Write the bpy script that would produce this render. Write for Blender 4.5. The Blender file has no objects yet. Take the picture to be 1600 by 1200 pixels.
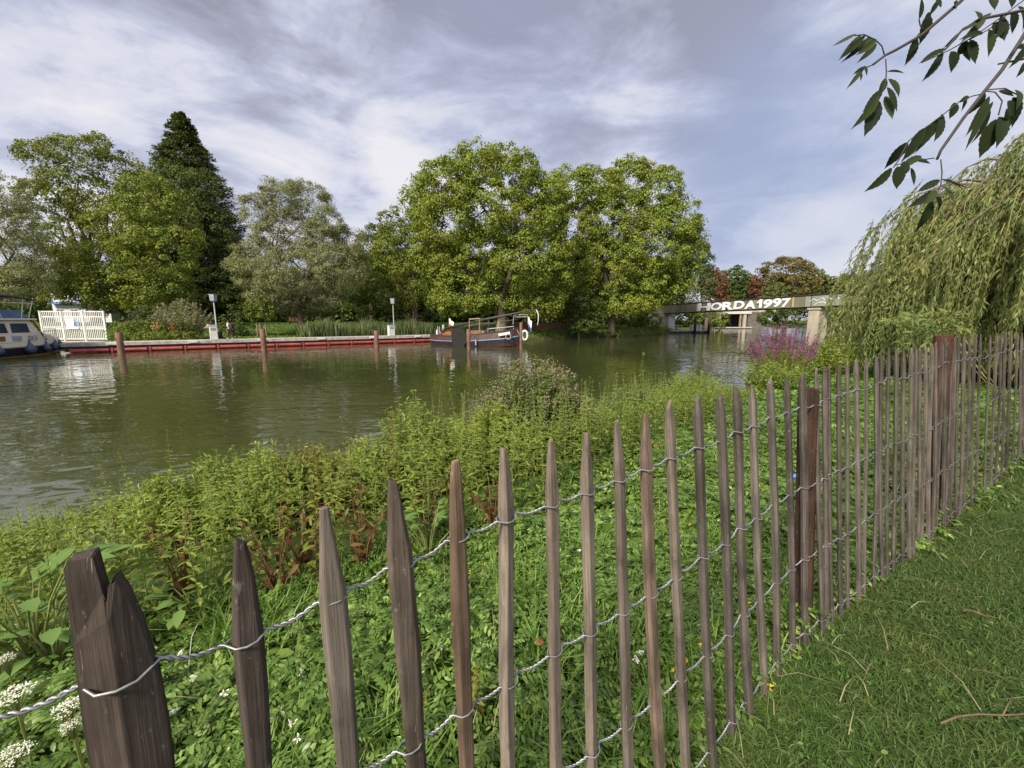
import bpy, math, random
import numpy as np
from mathutils import Vector, Matrix, Quaternion
rng = np.random.default_rng(7)
random.seed(7)
scene = bpy.context.scene
col = scene.collection
R = math.radians
# ------------------------------------------------------------------ camera numbers (pixels of the 1600 px wide photograph)
F, EYE, PITCH = 640.0, 1.55, R(8.88)
CP, SP = math.cos(PITCH), math.sin(PITCH)
WATER = -1.1
def ray(px, py):
    u = (600 - py) / F
    return np.array([(px - 800) / F, CP + u * SP, u * CP - SP])
def at(px, py, Y):                       # the point seen at that pixel, Y metres in front
    d = ray(px, py); t = Y / d[1]
    return np.array([d[0] * t, Y, EYE + d[2] * t])
def on(px, py, z=0.0):                   # the point of the level z seen at that pixel
    d = ray(px, py); t = (z - EYE) / d[2]
    return np.array([d[0] * t, d[1] * t, z])
def V(p): return Vector((float(p[0]), float(p[1]), float(p[2])))

# ------------------------------------------------------------------ materials
def nt_new(name):
    m = bpy.data.materials.new(name); m.use_nodes = True
    nt = m.node_tree; nt.nodes.clear()
    return m, nt
def nd(nt, t, **kw):
    n = nt.nodes.new(t)
    for k, v in kw.items():
        if k in n.inputs: n.inputs[k].default_value = v
        else: setattr(n, k, v)
    return n
def ramp(nt, stops):
    n = nt.nodes.new('ShaderNodeValToRGB'); e = n.color_ramp.elements
    while len(e) < len(stops): e.new(0.5)
    for el, (p, c) in zip(e, stops): el.position = p; el.color = (*c, 1)
    return n
def mixc(nt, a, b, fac, mode='MIX'):
    n = nt.nodes.new('ShaderNodeMix'); n.data_type = 'RGBA'; n.blend_type = mode
    for sock, v in ((n.inputs[0], fac), (n.inputs[6], a), (n.inputs[7], b)):
        if hasattr(v, 'is_linked'): nt.links.new(v, sock)
        elif isinstance(v, (int, float)): sock.default_value = v
        else: sock.default_value = (*v, 1)
    return n.outputs[2]
def finish(nt, shader):
    o = nt.nodes.new('ShaderNodeOutputMaterial'); nt.links.new(shader, o.inputs['Surface'])
def paint(name, c, rough=.5, var=.25, scale=3.0, metal=0, bump=0.0, stretch=(1, 1, 1), c2=None):
    """plain surface with blotchy wear"""
    m, nt = nt_new(name); L = nt.links
    tc = nd(nt, 'ShaderNodeTexCoord'); mp = nd(nt, 'ShaderNodeMapping'); mp.inputs['Scale'].default_value = stretch
    L.new(tc.outputs['Object'], mp.inputs['Vector'])
    nz = nd(nt, 'ShaderNodeTexNoise', Scale=scale, Detail=6.0, Roughness=.65); L.new(mp.outputs[0], nz.inputs['Vector'])
    d = c2 or tuple(x * (1 - var) for x in c); l = tuple(min(1, x * (1 + var * .5)) for x in c)
    rp = ramp(nt, [(.3, d), (.7, l)]); L.new(nz.outputs[0], rp.inputs[0])
    b = nd(nt, 'ShaderNodeBsdfPrincipled', Roughness=rough, Metallic=metal); L.new(rp.outputs[0], b.inputs['Base Color'])
    if bump:
        bp = nd(nt, 'ShaderNodeBump', Strength=bump, Distance=.02); L.new(nz.outputs[0], bp.inputs['Height']); L.new(bp.outputs[0], b.inputs['Normal'])
    finish(nt, b.outputs[0]); return m
def leafmat(name, stops, trans=.35, patch=None, pscale=.25, rough=.6, spec=.22):
    """each leaf its own tone along the ramp, with slow patches of another hue through the plant"""
    m, nt = nt_new(name); L = nt.links
    g = nd(nt, 'ShaderNodeNewGeometry'); rp = ramp(nt, stops); L.new(g.outputs['Random Per Island'], rp.inputs[0])
    c = rp.outputs[0]
    if patch:
        tc = nd(nt, 'ShaderNodeTexCoord'); nz = nd(nt, 'ShaderNodeTexNoise', Scale=pscale, Detail=3.0)
        L.new(tc.outputs['Object'], nz.inputs['Vector'])
        r2 = ramp(nt, [(.42, (0, 0, 0)), (.62, (1, 1, 1))]); L.new(nz.outputs[0], r2.inputs[0])
        mm = nd(nt, 'ShaderNodeMath', operation='MULTIPLY'); mm.inputs[1].default_value = .65; L.new(r2.outputs[0], mm.inputs[0])
        c = mixc(nt, c, patch, mm.outputs[0])
    b = nd(nt, 'ShaderNodeBsdfPrincipled', Roughness=rough); b.inputs['Specular IOR Level'].default_value = spec
    L.new(c, b.inputs['Base Color'])
    t = nd(nt, 'ShaderNodeBsdfTranslucent'); L.new(mixc(nt, c, (1.0, 1.0, .35), 1.0, 'MULTIPLY'), t.inputs['Color'])
    mx = nd(nt, 'ShaderNodeMixShader'); mx.inputs[0].default_value = trans
    L.new(b.outputs[0], mx.inputs[1]); L.new(t.outputs[0], mx.inputs[2]); finish(nt, mx.outputs[0]); return m
def g3(r, g, b): return [(0, tuple(x * .62 for x in (r, g, b))), (.5, (r, g, b)), (1, (r * 1.45, g * 1.35, b * 1.3))]

# ------------------------------------------------------------------ mesh helpers
def link(o, parent=None):
    col.objects.link(o)
    if parent is not None: o.parent = parent
    return o
def tag(o, label=None, cat=None, group=None, kind=None):
    for k, v in (('label', label), ('category', cat), ('group', group), ('kind', kind)):
        if v: o[k] = v
    return o
def thing(name, label, cat, loc=(0, 0, 0), rz=0.0, group=None):
    o = bpy.data.objects.new(name, None); o.empty_display_size = .2
    o.location = V(loc); o.rotation_euler = (0, 0, rz); link(o)
    return tag(o, label, cat, group)
def np_mesh(name, verts, faces, mats, midx=None, smooth=False):
    """faces: (M,k) array of one face size"""
    me = bpy.data.meshes.new(name); verts = np.asarray(verts, np.float32); faces = np.asarray(faces, np.int32)
    M, k = faces.shape
    me.vertices.add(len(verts)); me.vertices.foreach_set('co', verts.ravel())
    me.loops.add(M * k); me.loops.foreach_set('vertex_index', faces.ravel())
    me.polygons.add(M); me.polygons.foreach_set('loop_start', np.arange(0, M * k, k, dtype=np.int32))
    me.polygons.foreach_set('loop_total', np.full(M, k, np.int32))
    for m in (mats if isinstance(mats, (list, tuple)) else [mats]): me.materials.append(m)
    if midx is not None: me.polygons.foreach_set('material_index', np.asarray(midx, np.int32))
    if smooth: me.polygons.foreach_set('use_smooth', np.ones(M, bool))
    me.update(calc_edges=True); return me
def np_obj(name, verts, faces, mats, parent=None, **k):
    return link(bpy.data.objects.new(name, np_mesh(name, verts, faces, mats, **k)), parent)
class MB:
    """collects shapes, then links them as ONE mesh object"""
    def __init__(s): s.v = []; s.f = []; s.m = []; s.cur = 0
    def add(s, vs, fs):
        b = len(s.v); s.v += [tuple(map(float, p)) for p in vs]
        s.f += [tuple(i + b for i in f) for f in fs]; s.m += [s.cur] * len(fs); return s
    def box(s, c, d, M=None):
        x, y, z = c; a, b, h = (q / 2 for q in d)
        vs = [(x + i * a, y + j * b, z + k * h) for k in (-1, 1) for j in (-1, 1) for i in (-1, 1)]
        if M is not None: vs = [M @ Vector(p) for p in vs]
        return s.add(vs, [(0, 2, 3, 1), (4, 5, 7, 6), (0, 1, 5, 4), (2, 6, 7, 3), (0, 4, 6, 2), (1, 3, 7, 5)])
    def tube(s, pts, r, n=8, cap=True):
        pts = [Vector([float(q) for q in p]) for p in pts]; r = r if hasattr(r, '__len__') else [r] * len(pts)
        vs = []; fs = []; up = None
        for i, p in enumerate(pts):
            t = (pts[min(i + 1, len(pts) - 1)] - pts[max(i - 1, 0)]).normalized()
            if up is None:
                up = Vector((0, 0, 1)) if abs(t.z) < .9 else Vector((1, 0, 0))
            a = (up - t * up.dot(t)).normalized(); b = t.cross(a); up = a
            for j in range(n):
                q = 2 * math.pi * j / n; vs.append(p + (a * math.cos(q) + b * math.sin(q)) * r[i])
        for i in range(len(pts) - 1):
            for j in range(n):
                k = (j + 1) % n; fs.append((i * n + j, i * n + k, (i + 1) * n + k, (i + 1) * n + j))
        if cap:
            fs.append(tuple(range(n - 1, -1, -1))); fs.append(tuple((len(pts) - 1) * n + j for j in range(n)))
        return s.add(vs, fs)
    def rings(s, rings, cap=True, closed=True):
        n = len(rings[0]); vs = [p for r in rings for p in r]; fs = []
        for i in range(len(rings) - 1):
            for j in range(n if closed else n - 1):
                k = (j + 1) % n; fs.append((i * n + j, i * n + k, (i + 1) * n + k, (i + 1) * n + j))
        if cap:
            fs.append(tuple(range(n - 1, -1, -1))); fs.append(tuple((len(rings) - 1) * n + j for j in range(n)))
        return s.add(vs, fs)
    def lathe(s, prof, c=(0, 0, 0), n=16):
        return s.rings([[(c[0] + r * math.cos(2 * math.pi * j / n), c[1] + r * math.sin(2 * math.pi * j / n), c[2] + z) for j in range(n)] for r, z in prof])
    def prism(s, poly, a, b, axes='xz'):
        """outline poly (2D) pushed from a to b along the third axis"""
        def P(u, v, w): return {'xz': (u, w, v), 'xy': (u, v, w), 'yz': (w, u, v)}[axes]
        n = len(poly); vs = [P(u, v, a) for u, v in poly] + [P(u, v, b) for u, v in poly]
        fs = [tuple(range(n)), tuple(range(2 * n - 1, n - 1, -1))] + [(i, i + n, (i + 1) % n + n, (i + 1) % n) for i in range(n)]
        return s.add(vs, fs)
    def ball(s, c, r, n=10, m=6):
        r = r if hasattr(r, '__len__') else (r, r, r)
        return s.rings([[(c[0] + r[0] * math.sin(math.pi * i / m) * math.cos(2 * math.pi * j / n) , c[1] + r[1] * math.sin(math.pi * i / m) * math.sin(2 * math.pi * j / n),
                          c[2] - r[2] * math.cos(math.pi * i / m)) for j in range(n)] for i in (np.array([.08] + list(range(1, m)) + [m - .08]))])
    def build(s, name, mats, parent=None, smooth=False, bevel=0):
        me = bpy.data.meshes.new(name); me.from_pydata(s.v, [], s.f)
        for m in (mats if isinstance(mats, (list, tuple)) else [mats]): me.materials.append(m)
        me.polygons.foreach_set('material_index', s.m)
        if smooth: me.polygons.foreach_set('use_smooth', [True] * len(me.polygons))
        me.update(); o = link(bpy.data.objects.new(name, me), parent)
        if bevel:
            b = o.modifiers.new('soft_edges', 'BEVEL'); b.width = bevel; b.segments = 2; b.limit_method = 'ANGLE'
        return o
def norm(a): return a / np.maximum(np.linalg.norm(a, axis=-1, keepdims=True), 1e-9)
def leafset(P, D, N, L, W, near=False, droop=.0):
    """leaf blades: base P, direction D, facing N. near: six-cornered blades bent along their length; far: kites"""
    P, D, N = map(np.asarray, (P, D, N)); n = len(P)
    L = np.broadcast_to(L, n)[:, None]; W = np.broadcast_to(W, n)[:, None]
    D = norm(D); S = norm(np.cross(D, N)); N = norm(np.cross(S, D))
    if near:
        q = [(0, 0, 0), (.28, .42, .06), (.66, .36, .02), (1, 0, -.10), (.66, -.36, .02), (.28, -.42, .06), (.5, 0, -.0)]
        vs = np.stack([P + D * L * a + S * W * b + N * (W * c - L * droop * a * a) for a, b, c in q], 1)
        f = np.array([(0, 1, 6), (1, 2, 6), (2, 3, 6), (3, 4, 6), (4, 5, 6), (5, 0, 6)])
        f = f[:, ::-1]; k = 7
    else:
        q = [(0, 0), (.45, .5), (1, 0), (.45, -.5)]
        vs = np.stack([P + D * L * a + S * W * b - N * L * droop * a * a for a, b in q], 1); f = np.array([(0, 3, 2, 1)]); k = 4
    fs = (np.arange(n)[:, None, None] * k + f[None]).reshape(-1, f.shape[1])
    return vs.reshape(-1, 3), fs
def fineleaf(P, D, N, L, W):
    """large leaf blades seen close: toothed pointed outline, folded along the midrib and curling down"""
    n = len(P); L = np.asarray(L)[:, None]; W = np.asarray(W)[:, None]; D = norm(np.asarray(D)); S = norm(np.cross(D, N)); N = norm(np.cross(S, D)); ts = np.linspace(0, 1, 15); vs = []
    bend = rng.uniform(-.32, .02, (n, 1)); side = rng.uniform(-.07, .07, (n, 1)); fold = rng.uniform(.1, .4, (n, 1))
    for i, t_ in enumerate(ts):
        w_ = (math.sin(math.pi * min(1, t_ * 1.02) ** .78) ** .9) * (.5 + (.035 if i % 2 else -.02) * (0 < i < 14)); w_ = w_ if t_ < .8 else w_ * (1 - (t_ - .8) / .2 * .35); w_ = max(w_, .004)
        c = P + D * L * t_ + N * L * bend * t_ * t_ + S * L * side * math.sin(t_ * 3)
        vs += [c - S * W * w_ + N * W * w_ * fold, c, c + S * W * w_ + N * W * w_ * fold]
    f = []
    for i in range(14):
        for j in (0, 1): a = i * 3 + j; f.append((a, a + 1, a + 4, a + 3))
    vs = np.stack(vs, 1); f = np.array(f); return vs.reshape(-1, 3), (np.arange(n)[:, None, None] * 45 + f[None]).reshape(-1, 4)
def rand_dirs(n): return norm(rng.normal(size=(n, 3)))
SUN_E = 4.3; SKY_E = .10; EXPO = .80; WAVE = .046
WATER_C = [(.032, .039, .013), (.048, .055, .02)]
SKYLOBES = [(930, 30, 26, -.17), (560, 10, 20, -.14), (1190, 130, 16, -.13), (250, 20, 16, -.07), (1480, 40, 18, .15), (680, 215, 12, .14), (1030, 185, 10, .15), (800, 110, 9, .05), (60, 205, 10, .07), (60, 40, 18, -.09), (560, 150, 12, .05), (1290, 330, 20, -.06), (1250, 392, 9, .13), (1330, 385, 9, .10)]
SKYRAMP = [(.40, (1.95, 1.95, 2.45)), (.50, (2.6, 2.65, 3.35)), (.575, (3.2, 3.35, 4.2)), (.64, (4.15, 4.2, 4.8)), (.76, (5.1, 4.95, 5.2))]
# ------------------------------------------------------------------ camera, light, sky
cam = bpy.data.cameras.new('camera'); co = bpy.data.objects.new('camera', cam); col.objects.link(co)
cam.sensor_width = 36; cam.lens = 36 * F / 1600; cam.clip_start = .05; cam.clip_end = 3000
co.location = (0, 0, EYE); co.rotation_euler = (R(90) - PITCH, 0, 0); scene.camera = co
SUN = Vector((-.42, -.66, .64)).normalized()
sd = bpy.data.lights.new('sun', 'SUN'); sd.energy = SUN_E; sd.angle = R(12); sd.color = (1.0, .90, .74)
so = bpy.data.objects.new('sun', sd); col.objects.link(so); so.rotation_euler = SUN.to_track_quat('Z', 'Y').to_euler(); so.location = (-8, -14, 14)
scene.view_settings.view_transform = 'Standard'; scene.view_settings.look = 'None'; scene.view_settings.gamma = 1
scene.view_settings.exposure = EXPO
w = bpy.data.worlds.new('World'); scene.world = w; w.use_nodes = True
nt = w.node_tree; nt.nodes.clear(); L = nt.links
sky = nd(nt, 'ShaderNodeTexSky'); sky.sky_type = 'NISHITA'; sky.sun_disc = False
sky.sun_elevation = math.asin(SUN.z); sky.sun_rotation = math.atan2(SUN.x, SUN.y); sky.air_density = 1.2; sky.dust_density = 1.5
tc = nd(nt, 'ShaderNodeTexCoord'); gen = tc.outputs['Generated']
sep = nd(nt, 'ShaderNodeSeparateXYZ'); L.new(gen, sep.inputs[0])
def mth(op, a, b=None, c=None):
    n = nt.nodes.new('ShaderNodeMath'); n.operation = op
    for i, v in enumerate((a, b, c)):
        if v is None: continue
        if hasattr(v, 'is_linked'): L.new(v, n.inputs[i])
        else: n.inputs[i].default_value = v
    return n.outputs[0]
mp = nd(nt, 'ShaderNodeMapping'); mp.inputs['Scale'].default_value = (1, 1, 2.7); mp.inputs['Rotation'].default_value = (R(6), R(-9), R(10)); L.new(gen, mp.inputs[0])
def noise(sc, det, rough, dist, off):
    m2 = nd(nt, 'ShaderNodeMapping'); m2.inputs['Location'].default_value = off; L.new(mp.outputs[0], m2.inputs[0])
    n = nd(nt, 'ShaderNodeTexNoise', Scale=sc, Detail=det, Roughness=rough, Distortion=dist); L.new(m2.outputs[0], n.inputs['Vector']); return n.outputs[0]
big = noise(1.7, 3.0, .5, .2, (3.1, 1.7, 0)); mid = noise(3.6, 9.0, .60, .35, (7.3, 2.2, 4)); fine = noise(9.0, 7.0, .62, .3, (1.3, 9.1, 2))
def lobe(px, py, wdeg):                       # a soft region of the sky round one direction
    d = Vector(ray(px, py)).normalized()
    v = nd(nt, 'ShaderNodeVectorMath', operation='DOT_PRODUCT'); L.new(gen, v.inputs[0]); v.inputs[1].default_value = d
    mr = nd(nt, 'ShaderNodeMapRange'); mr.interpolation_type = 'SMOOTHERSTEP'; L.new(v.outputs['Value'], mr.inputs[0])
    mr.inputs[1].default_value = math.cos(R(wdeg)); mr.inputs[2].default_value = math.cos(R(1)); return mr.outputs[0]
t = mth('ADD', mth('MULTIPLY', big, .44), mth('ADD', mth('MULTIPLY', mth('SUBTRACT', mid, .125), .80), mth('MULTIPLY', fine, .24)))
for px, py, wd, k in SKYLOBES:
    t = mth('ADD', t, mth('MULTIPLY', lobe(px, py, wd), k))
rp = ramp(nt, SKYRAMP); L.new(t, rp.inputs[0])
# clear blue shows through low on the right and in small breaks
blue = mth('ADD', mth('MULTIPLY', lobe(1290, 320, 24), .7), mth('MULTIPLY', lobe(1150, 200, 26), .12))
blue = mth('ADD', blue, mth('MULTIPLY', lobe(780, 110, 16), .25))
blue = mth('MULTIPLY', blue, mth('SUBTRACT', 1.45, mth('MULTIPLY', t, 1.1)))
blue = mth('MINIMUM', mth('MAXIMUM', blue, 0.0), .8)
c1 = mixc(nt, rp.outputs[0], (2.15, 2.6, 3.85), blue)
skyc = mixc(nt, c1, sky.outputs[0], .06)
bg = nd(nt, 'ShaderNodeBackground'); bg.inputs['Strength'].default_value = SKY_E; L.new(skyc, bg.inputs['Color'])
wo = nd(nt, 'ShaderNodeOutputWorld'); L.new(bg.outputs[0], wo.inputs['Surface'])

# ------------------------------------------------------------------ ground and river
NEAR = [(-90, 11), (-30, 7.0), (-14, 5.3), (-5.8, 4.5), (-2.6, 4.6), (0, 6.2), (2.2, 8.3), (5, 10.9), (8, 14.5), (14, 24), (34, 44), (55, 62), (75, 85), (95, 130), (125, 190)]
FAR = [(86, 200), (64, 131), (52, 112), (42, 97), (33, 85), (22, 69), (10, 61), (5.3, 57), (0, 54.5), (-10.6, 52.6), (-36.0, 34.8), (-38.5, 37.4), (-60, 36), (-90, 25)]
RIV = np.array(NEAR + FAR, float)
def seg_dist(P, poly):
    d = np.full(len(P), 1e9)
    for a, b in zip(poly[:-1], poly[1:]):
        a = np.array(a, float); b = np.array(b, float); ab = b - a
        t = np.clip(((P - a) @ ab) / (ab @ ab), 0, 1)
        d = np.minimum(d, np.linalg.norm(P - a - t[:, None] * ab, axis=1))
    return d
def inside(P, poly):
    x, y = P[:, 0], P[:, 1]; r = np.zeros(len(P), bool); n = len(poly)
    for i in range(n):
        x1, y1 = poly[i]; x2, y2 = poly[(i + 1) % n]
        c = ((y1 > y) != (y2 > y)) & (x < (x2 - x1) * (y - y1) / (y2 - y1 + 1e-12) + x1); r ^= c
    return r
def river_d(P):
    """metres from the water's edge: + on land, - in the river; and which bank"""
    P = np.atleast_2d(P).astype(float); dn = seg_dist(P, NEAR); df = seg_dist(P, FAR)
    d = np.minimum(dn, df); return np.where(inside(P, RIV), -d, d), dn < df
def ground(P):
    P = np.atleast_2d(P).astype(float)[:, :2]; d, near = river_d(P)
    und = .05 * np.sin(P[:, 0] * .9 + 1) * np.sin(P[:, 1] * .7) + .02 * np.sin(P[:, 0] * 3.1) * np.sin(P[:, 1] * 2.7 + 2)
    sm = lambda a, b, x: (lambda q: q * q * (3 - 2 * q))(np.clip((x - a) / (b - a), 0, 1))
    zn = -1.25 + 1.22 * sm(-.3, 2.2, d) + und * sm(1, 4, d) * .6
    zf = -1.3 + .95 * sm(-.2, 1.2, d) + 1.45 * sm(3, 22, d) + und * sm(2, 6, d)
    z = np.where(near, zn, zf)
    return np.where(d < -.2, np.minimum(z, -1.25 - np.clip(-d - .2, 0, 1.2)), z)
def gz(x, y): return float(ground([(x, y)])[0])
def axis(parts):
    out = []
    for a, b, st in parts: out += list(np.arange(a, b, st))
    return np.array(out + [parts[-1][1]])
gx = axis([(-1500, -300, 150), (-300, -100, 20), (-100, -50, 4), (-50, -10, 1.6), (-10, 12, .3), (12, 50, 1.6), (50, 130, 4), (130, 300, 20), (300, 1500, 150)])
gy = axis([(-300, -40, 40), (-40, -4, 4), (-4, 12, .3), (12, 70, 1.4), (70, 210, 4), (210, 300, 15), (300, 1500, 150)])
X, Y = np.meshgrid(gx, gy); G2 = np.stack([X.ravel(), Y.ravel()], 1); Z = ground(G2)
nx, ny = len(gx), len(gy); ii = np.arange(nx * ny).reshape(ny, nx)
faces = np.stack([ii[:-1, :-1].ravel(), ii[:-1, 1:].ravel(), ii[1:, 1:].ravel(), ii[1:, :-1].ravel()], 1)
m, nt = nt_new('earth_and_grass'); L = nt.links
tc = nd(nt, 'ShaderNodeTexCoord'); n1 = nd(nt, 'ShaderNodeTexNoise', Scale=1.3, Detail=8.0, Roughness=.7); n2 = nd(nt, 'ShaderNodeTexNoise', Scale=22.0, Detail=5.0, Roughness=.7)
L.new(tc.outputs['Object'], n1.inputs['Vector']); L.new(tc.outputs['Object'], n2.inputs['Vector'])
r1 = ramp(nt, [(.3, (.05, .085, .02)), (.55, (.075, .12, .028)), (.75, (.10, .12, .04))]); r2 = ramp(nt, [(.3, (.35, .35, .3)), (.7, (1.25, 1.2, 1.1))])
L.new(n1.outputs[0], r1.inputs[0]); L.new(n2.outputs[0], r2.inputs[0])
b = nd(nt, 'ShaderNodeBsdfPrincipled', Roughness=.95); b.inputs['Specular IOR Level'].default_value = .1
# bare mud below the grass line of the banks
sx = nd(nt, 'ShaderNodeSeparateXYZ'); L.new(tc.outputs['Object'], sx.inputs[0]); mr = nd(nt, 'ShaderNodeMapRange'); L.new(sx.outputs[2], mr.inputs[0])
mr.inputs[1].default_value = -.95; mr.inputs[2].default_value = -.7
cc = mixc(nt, (.05, .042, .028), mixc(nt, r1.outputs[0], r2.outputs[0], 1.0, 'MULTIPLY'), mr.outputs[0])
L.new(cc, b.inputs['Base Color']); bp = nd(nt, 'ShaderNodeBump', Strength=.6, Distance=.03); L.new(n2.outputs[0], bp.inputs['Height']); L.new(bp.outputs[0], b.inputs['Normal'])
finish(nt, b.outputs[0]); M_EARTH = m
tag(np_obj('ground', np.column_stack([G2, Z]), faces, M_EARTH, smooth=True), kind='structure')

m, nt = nt_new('river_water'); L = nt.links
tc = nd(nt, 'ShaderNodeTexCoord')
def wn(sc, stretch, rot, det, rough=.5, dist=0.):
    mp = nd(nt, 'ShaderNodeMapping'); mp.inputs['Scale'].default_value = stretch; mp.inputs['Rotation'].default_value = (0, 0, R(rot)); L.new(tc.outputs['Object'], mp.inputs[0])
    n = nd(nt, 'ShaderNodeTexNoise', Scale=sc, Detail=det, Roughness=rough, Distortion=dist); L.new(mp.outputs[0], n.inputs['Vector']); return n.outputs[0]
a1 = wn(.75, (.8, 1.1, 1), 12, 1.0, .4, .3); a2 = wn(1.9, (.75, 1.15, 1), -14, 1.2, .4, .5); a3 = wn(.13, (1, .7, 1), 30, 2.0); a4 = wn(4.2, (.8, 1.1, 1), 8, 1.0, .4, .4)
calm = ramp(nt, [(.38, (.30, .30, .30)), (.62, (1.0, 1.0, 1.0))]); L.new(a3, calm.inputs[0])
def wm(op, x, y):
    n = nt.nodes.new('ShaderNodeMath'); n.operation = op
    for i, v in enumerate((x, y)):
        if hasattr(v, 'is_linked'): L.new(v, n.inputs[i])
        else: n.inputs[i].default_value = v
    return n.outputs[0]
h = wm('ADD', wm('MULTIPLY', a1, .5), wm('ADD', wm('MULTIPLY', a2, .62), wm('MULTIPLY', a4, .15)))
h = wm('MULTIPLY', h, calm.outputs[0])
bp = nd(nt, 'ShaderNodeBump', Strength=1.0, Distance=WAVE); L.new(h, bp.inputs['Height'])
wr = ramp(nt, [(.35, WATER_C[0]), (.7, WATER_C[1])]); L.new(a3, wr.inputs[0])
b = nd(nt, 'ShaderNodeBsdfPrincipled', Roughness=.015, IOR=1.5); L.new(wr.outputs[0], b.inputs['Base Color']); L.new(bp.outputs[0], b.inputs['Normal'])
finish(nt, b.outputs[0])
tag(np_obj('river', [(-120, 2, WATER), (160, 2, WATER), (160, 260, WATER), (-120, 260, WATER)], [(0, 1, 2, 3)], m), kind='structure')
# ------------------------------------------------------------------ pale fence
def woodmat(name, c1, c2, c3):
    m, nt = nt_new(name); L = nt.links; tc = nd(nt, 'ShaderNodeTexCoord'); oi = nd(nt, 'ShaderNodeObjectInfo')
    ofs = nd(nt, 'ShaderNodeVectorMath', operation='ADD'); L.new(tc.outputs['Object'], ofs.inputs[0])
    cb = nd(nt, 'ShaderNodeCombineXYZ'); mu = nd(nt, 'ShaderNodeMath', operation='MULTIPLY'); mu.inputs[1].default_value = 37.0; L.new(oi.outputs['Random'], mu.inputs[0])
    L.new(mu.outputs[0], cb.inputs[2]); L.new(mu.outputs[0], cb.inputs[0]); L.new(cb.outputs[0], ofs.inputs[1])
    def nz(sc, st, det, rg=.6):
        mp = nd(nt, 'ShaderNodeMapping'); mp.inputs['Scale'].default_value = st; L.new(ofs.outputs[0], mp.inputs[0])
        n = nd(nt, 'ShaderNodeTexNoise', Scale=sc, Detail=det, Roughness=rg, Distortion=.3); L.new(mp.outputs[0], n.inputs['Vector']); return n.outputs[0]
    grain = nz(1.0, (170, 170, 5), 6.0); fl = nz(1.0, (260, 260, 22), 2.0); blot = nz(1.0, (9, 9, 4.5), 5.0)
    r = ramp(nt, [(.3, c1), (.52, c2), (.72, c3)]); L.new(grain, r.inputs[0])
    rb = ramp(nt, [(.3, (.42, .40, .40)), (.65, (1.15, 1.12, 1.1))]); L.new(blot, rb.inputs[0])
    c = mixc(nt, r.outputs[0], rb.outputs[0], 1.0, 'MULTIPLY'); c = mixc(nt, c, oi.outputs['Color'], 1.0, 'MULTIPLY')
    rf = ramp(nt, [(.70, (0, 0, 0)), (.76, (.75, .75, .75))]); L.new(fl, rf.inputs[0]); c = mixc(nt, c, (.33, .28, .24), rf.outputs[0])
    rk = ramp(nt, [(.24, (.9, .9, .9)), (.30, (0, 0, 0))]); L.new(fl, rk.inputs[0]); c = mixc(nt, c, (.03, .022, .018), rk.outputs[0])
    lic = nz(1.0, (55, 55, 30), 3.0); rl = ramp(nt, [(.66, (0, 0, 0)), (.72, (.55, .55, .55))]); L.new(lic, rl.inputs[0]); c = mixc(nt, c, (.20, .20, .165), rl.outputs[0])
    knot = nz(1.0, (22, 22, 9), 2.0); rn = ramp(nt, [(.27, (.8, .8, .8)), (.32, (0, 0, 0))]); L.new(knot, rn.inputs[0]); c = mixc(nt, c, (.05, .037, .03), rn.outputs[0])
    b = nd(nt, 'ShaderNodeBsdfPrincipled', Roughness=.85); b.inputs['Specular IOR Level'].default_value = .2; L.new(c, b.inputs['Base Color'])
    bp = nd(nt, 'ShaderNodeBump', Strength=.55, Distance=.004); L.new(grain, bp.inputs['Height']); L.new(bp.outputs[0], b.inputs['Normal'])
    finish(nt, b.outputs[0]); return m
M_PALE = woodmat('weathered_chestnut', (.105, .092, .082), (.15, .133, .119), (.20, .178, .158))
M_POST = woodmat('tarred_post_wood', (.034, .022, .017), (.058, .036, .028), (.088, .056, .044))
M_WIRE = paint('galvanised_wire', (.36, .36, .38), .5, .5, 40, metal=.7)
fence = thing('pale_fence', 'weathered chestnut pale fence bound with four rows of twisted wire', 'fence', on(1257, 1000, 0))
FI = Matrix.Translation(fence.location).inverted()
# top of each pale as seen (px, py)
TOPS = [(372, 845), (514, 788), (622, 747), (713, 718), (788, 704), (860, 689), (915, 676), (965, 657), (1007, 648), (1045, 632), (1089, 621), (1125, 618),
        (1151, 606), (1176, 606), (1203, 595), (1229, 591), (1252, 585), (1276, 579), (1287, 574), (1295, 573), (1310, 570), (1323, 567), (1339, 563), (1352, 561), (1368, 556),
        (1377, 554), (1388, 546), (1400, 547), (1412, 549), (1424, 545), (1431, 545), (1438, 544), (1446, 544), (1456, 539), (1463, 537), (1471, 534), (1479, 530),
        (1486, 530), (1492, 529), (1499, 528), (1507, 527), (1516, 525), (1525, 525), (1533, 523), (1547, 525), (1557, 523), (1565, 521), (1573, 517), (1581, 517), (1590, 522), (1598, 521)]
LEAN = [(135, -.07), (375, -.05), (620, .0), (788, .02), (915, .06), (1044, .115), (1125, .125), (1250, .13), (1600, .14)]
PA, PB = np.array([-.48, .43]), np.array([.70, 1.37])          # line of the pale tops, first stretch
PC = np.array([1.29, 1.82]); PD = PC + np.array([1, .62]) * 6  # second stretch
def top_at(px, py):
    d = ray(px, py)
    def hit(a, b):
        e = b - a; M = np.array([[d[0], -e[0]], [d[1], -e[1]]]); t, s = np.linalg.solve(M, a); return np.array([d[0] * t, d[1] * t, EYE + d[2] * t])
    p = hit(PA, PB)
    return p if px < 1245 else hit(PC, PD)
tops = [top_at(*t) for t in TOPS]
e1 = (tops[0] - tops[-1])
ext = [tops[-1] + np.array([1, .62, 0]) * .13 * k + np.array([0, 0, .01 * (k % 3)]) for k in range(1, 9)]
EXTPX = [1600] * 8
pales = [(t, px) for (px, _), t in zip(TOPS, tops)] + list(zip(ext, EXTPX))
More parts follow.
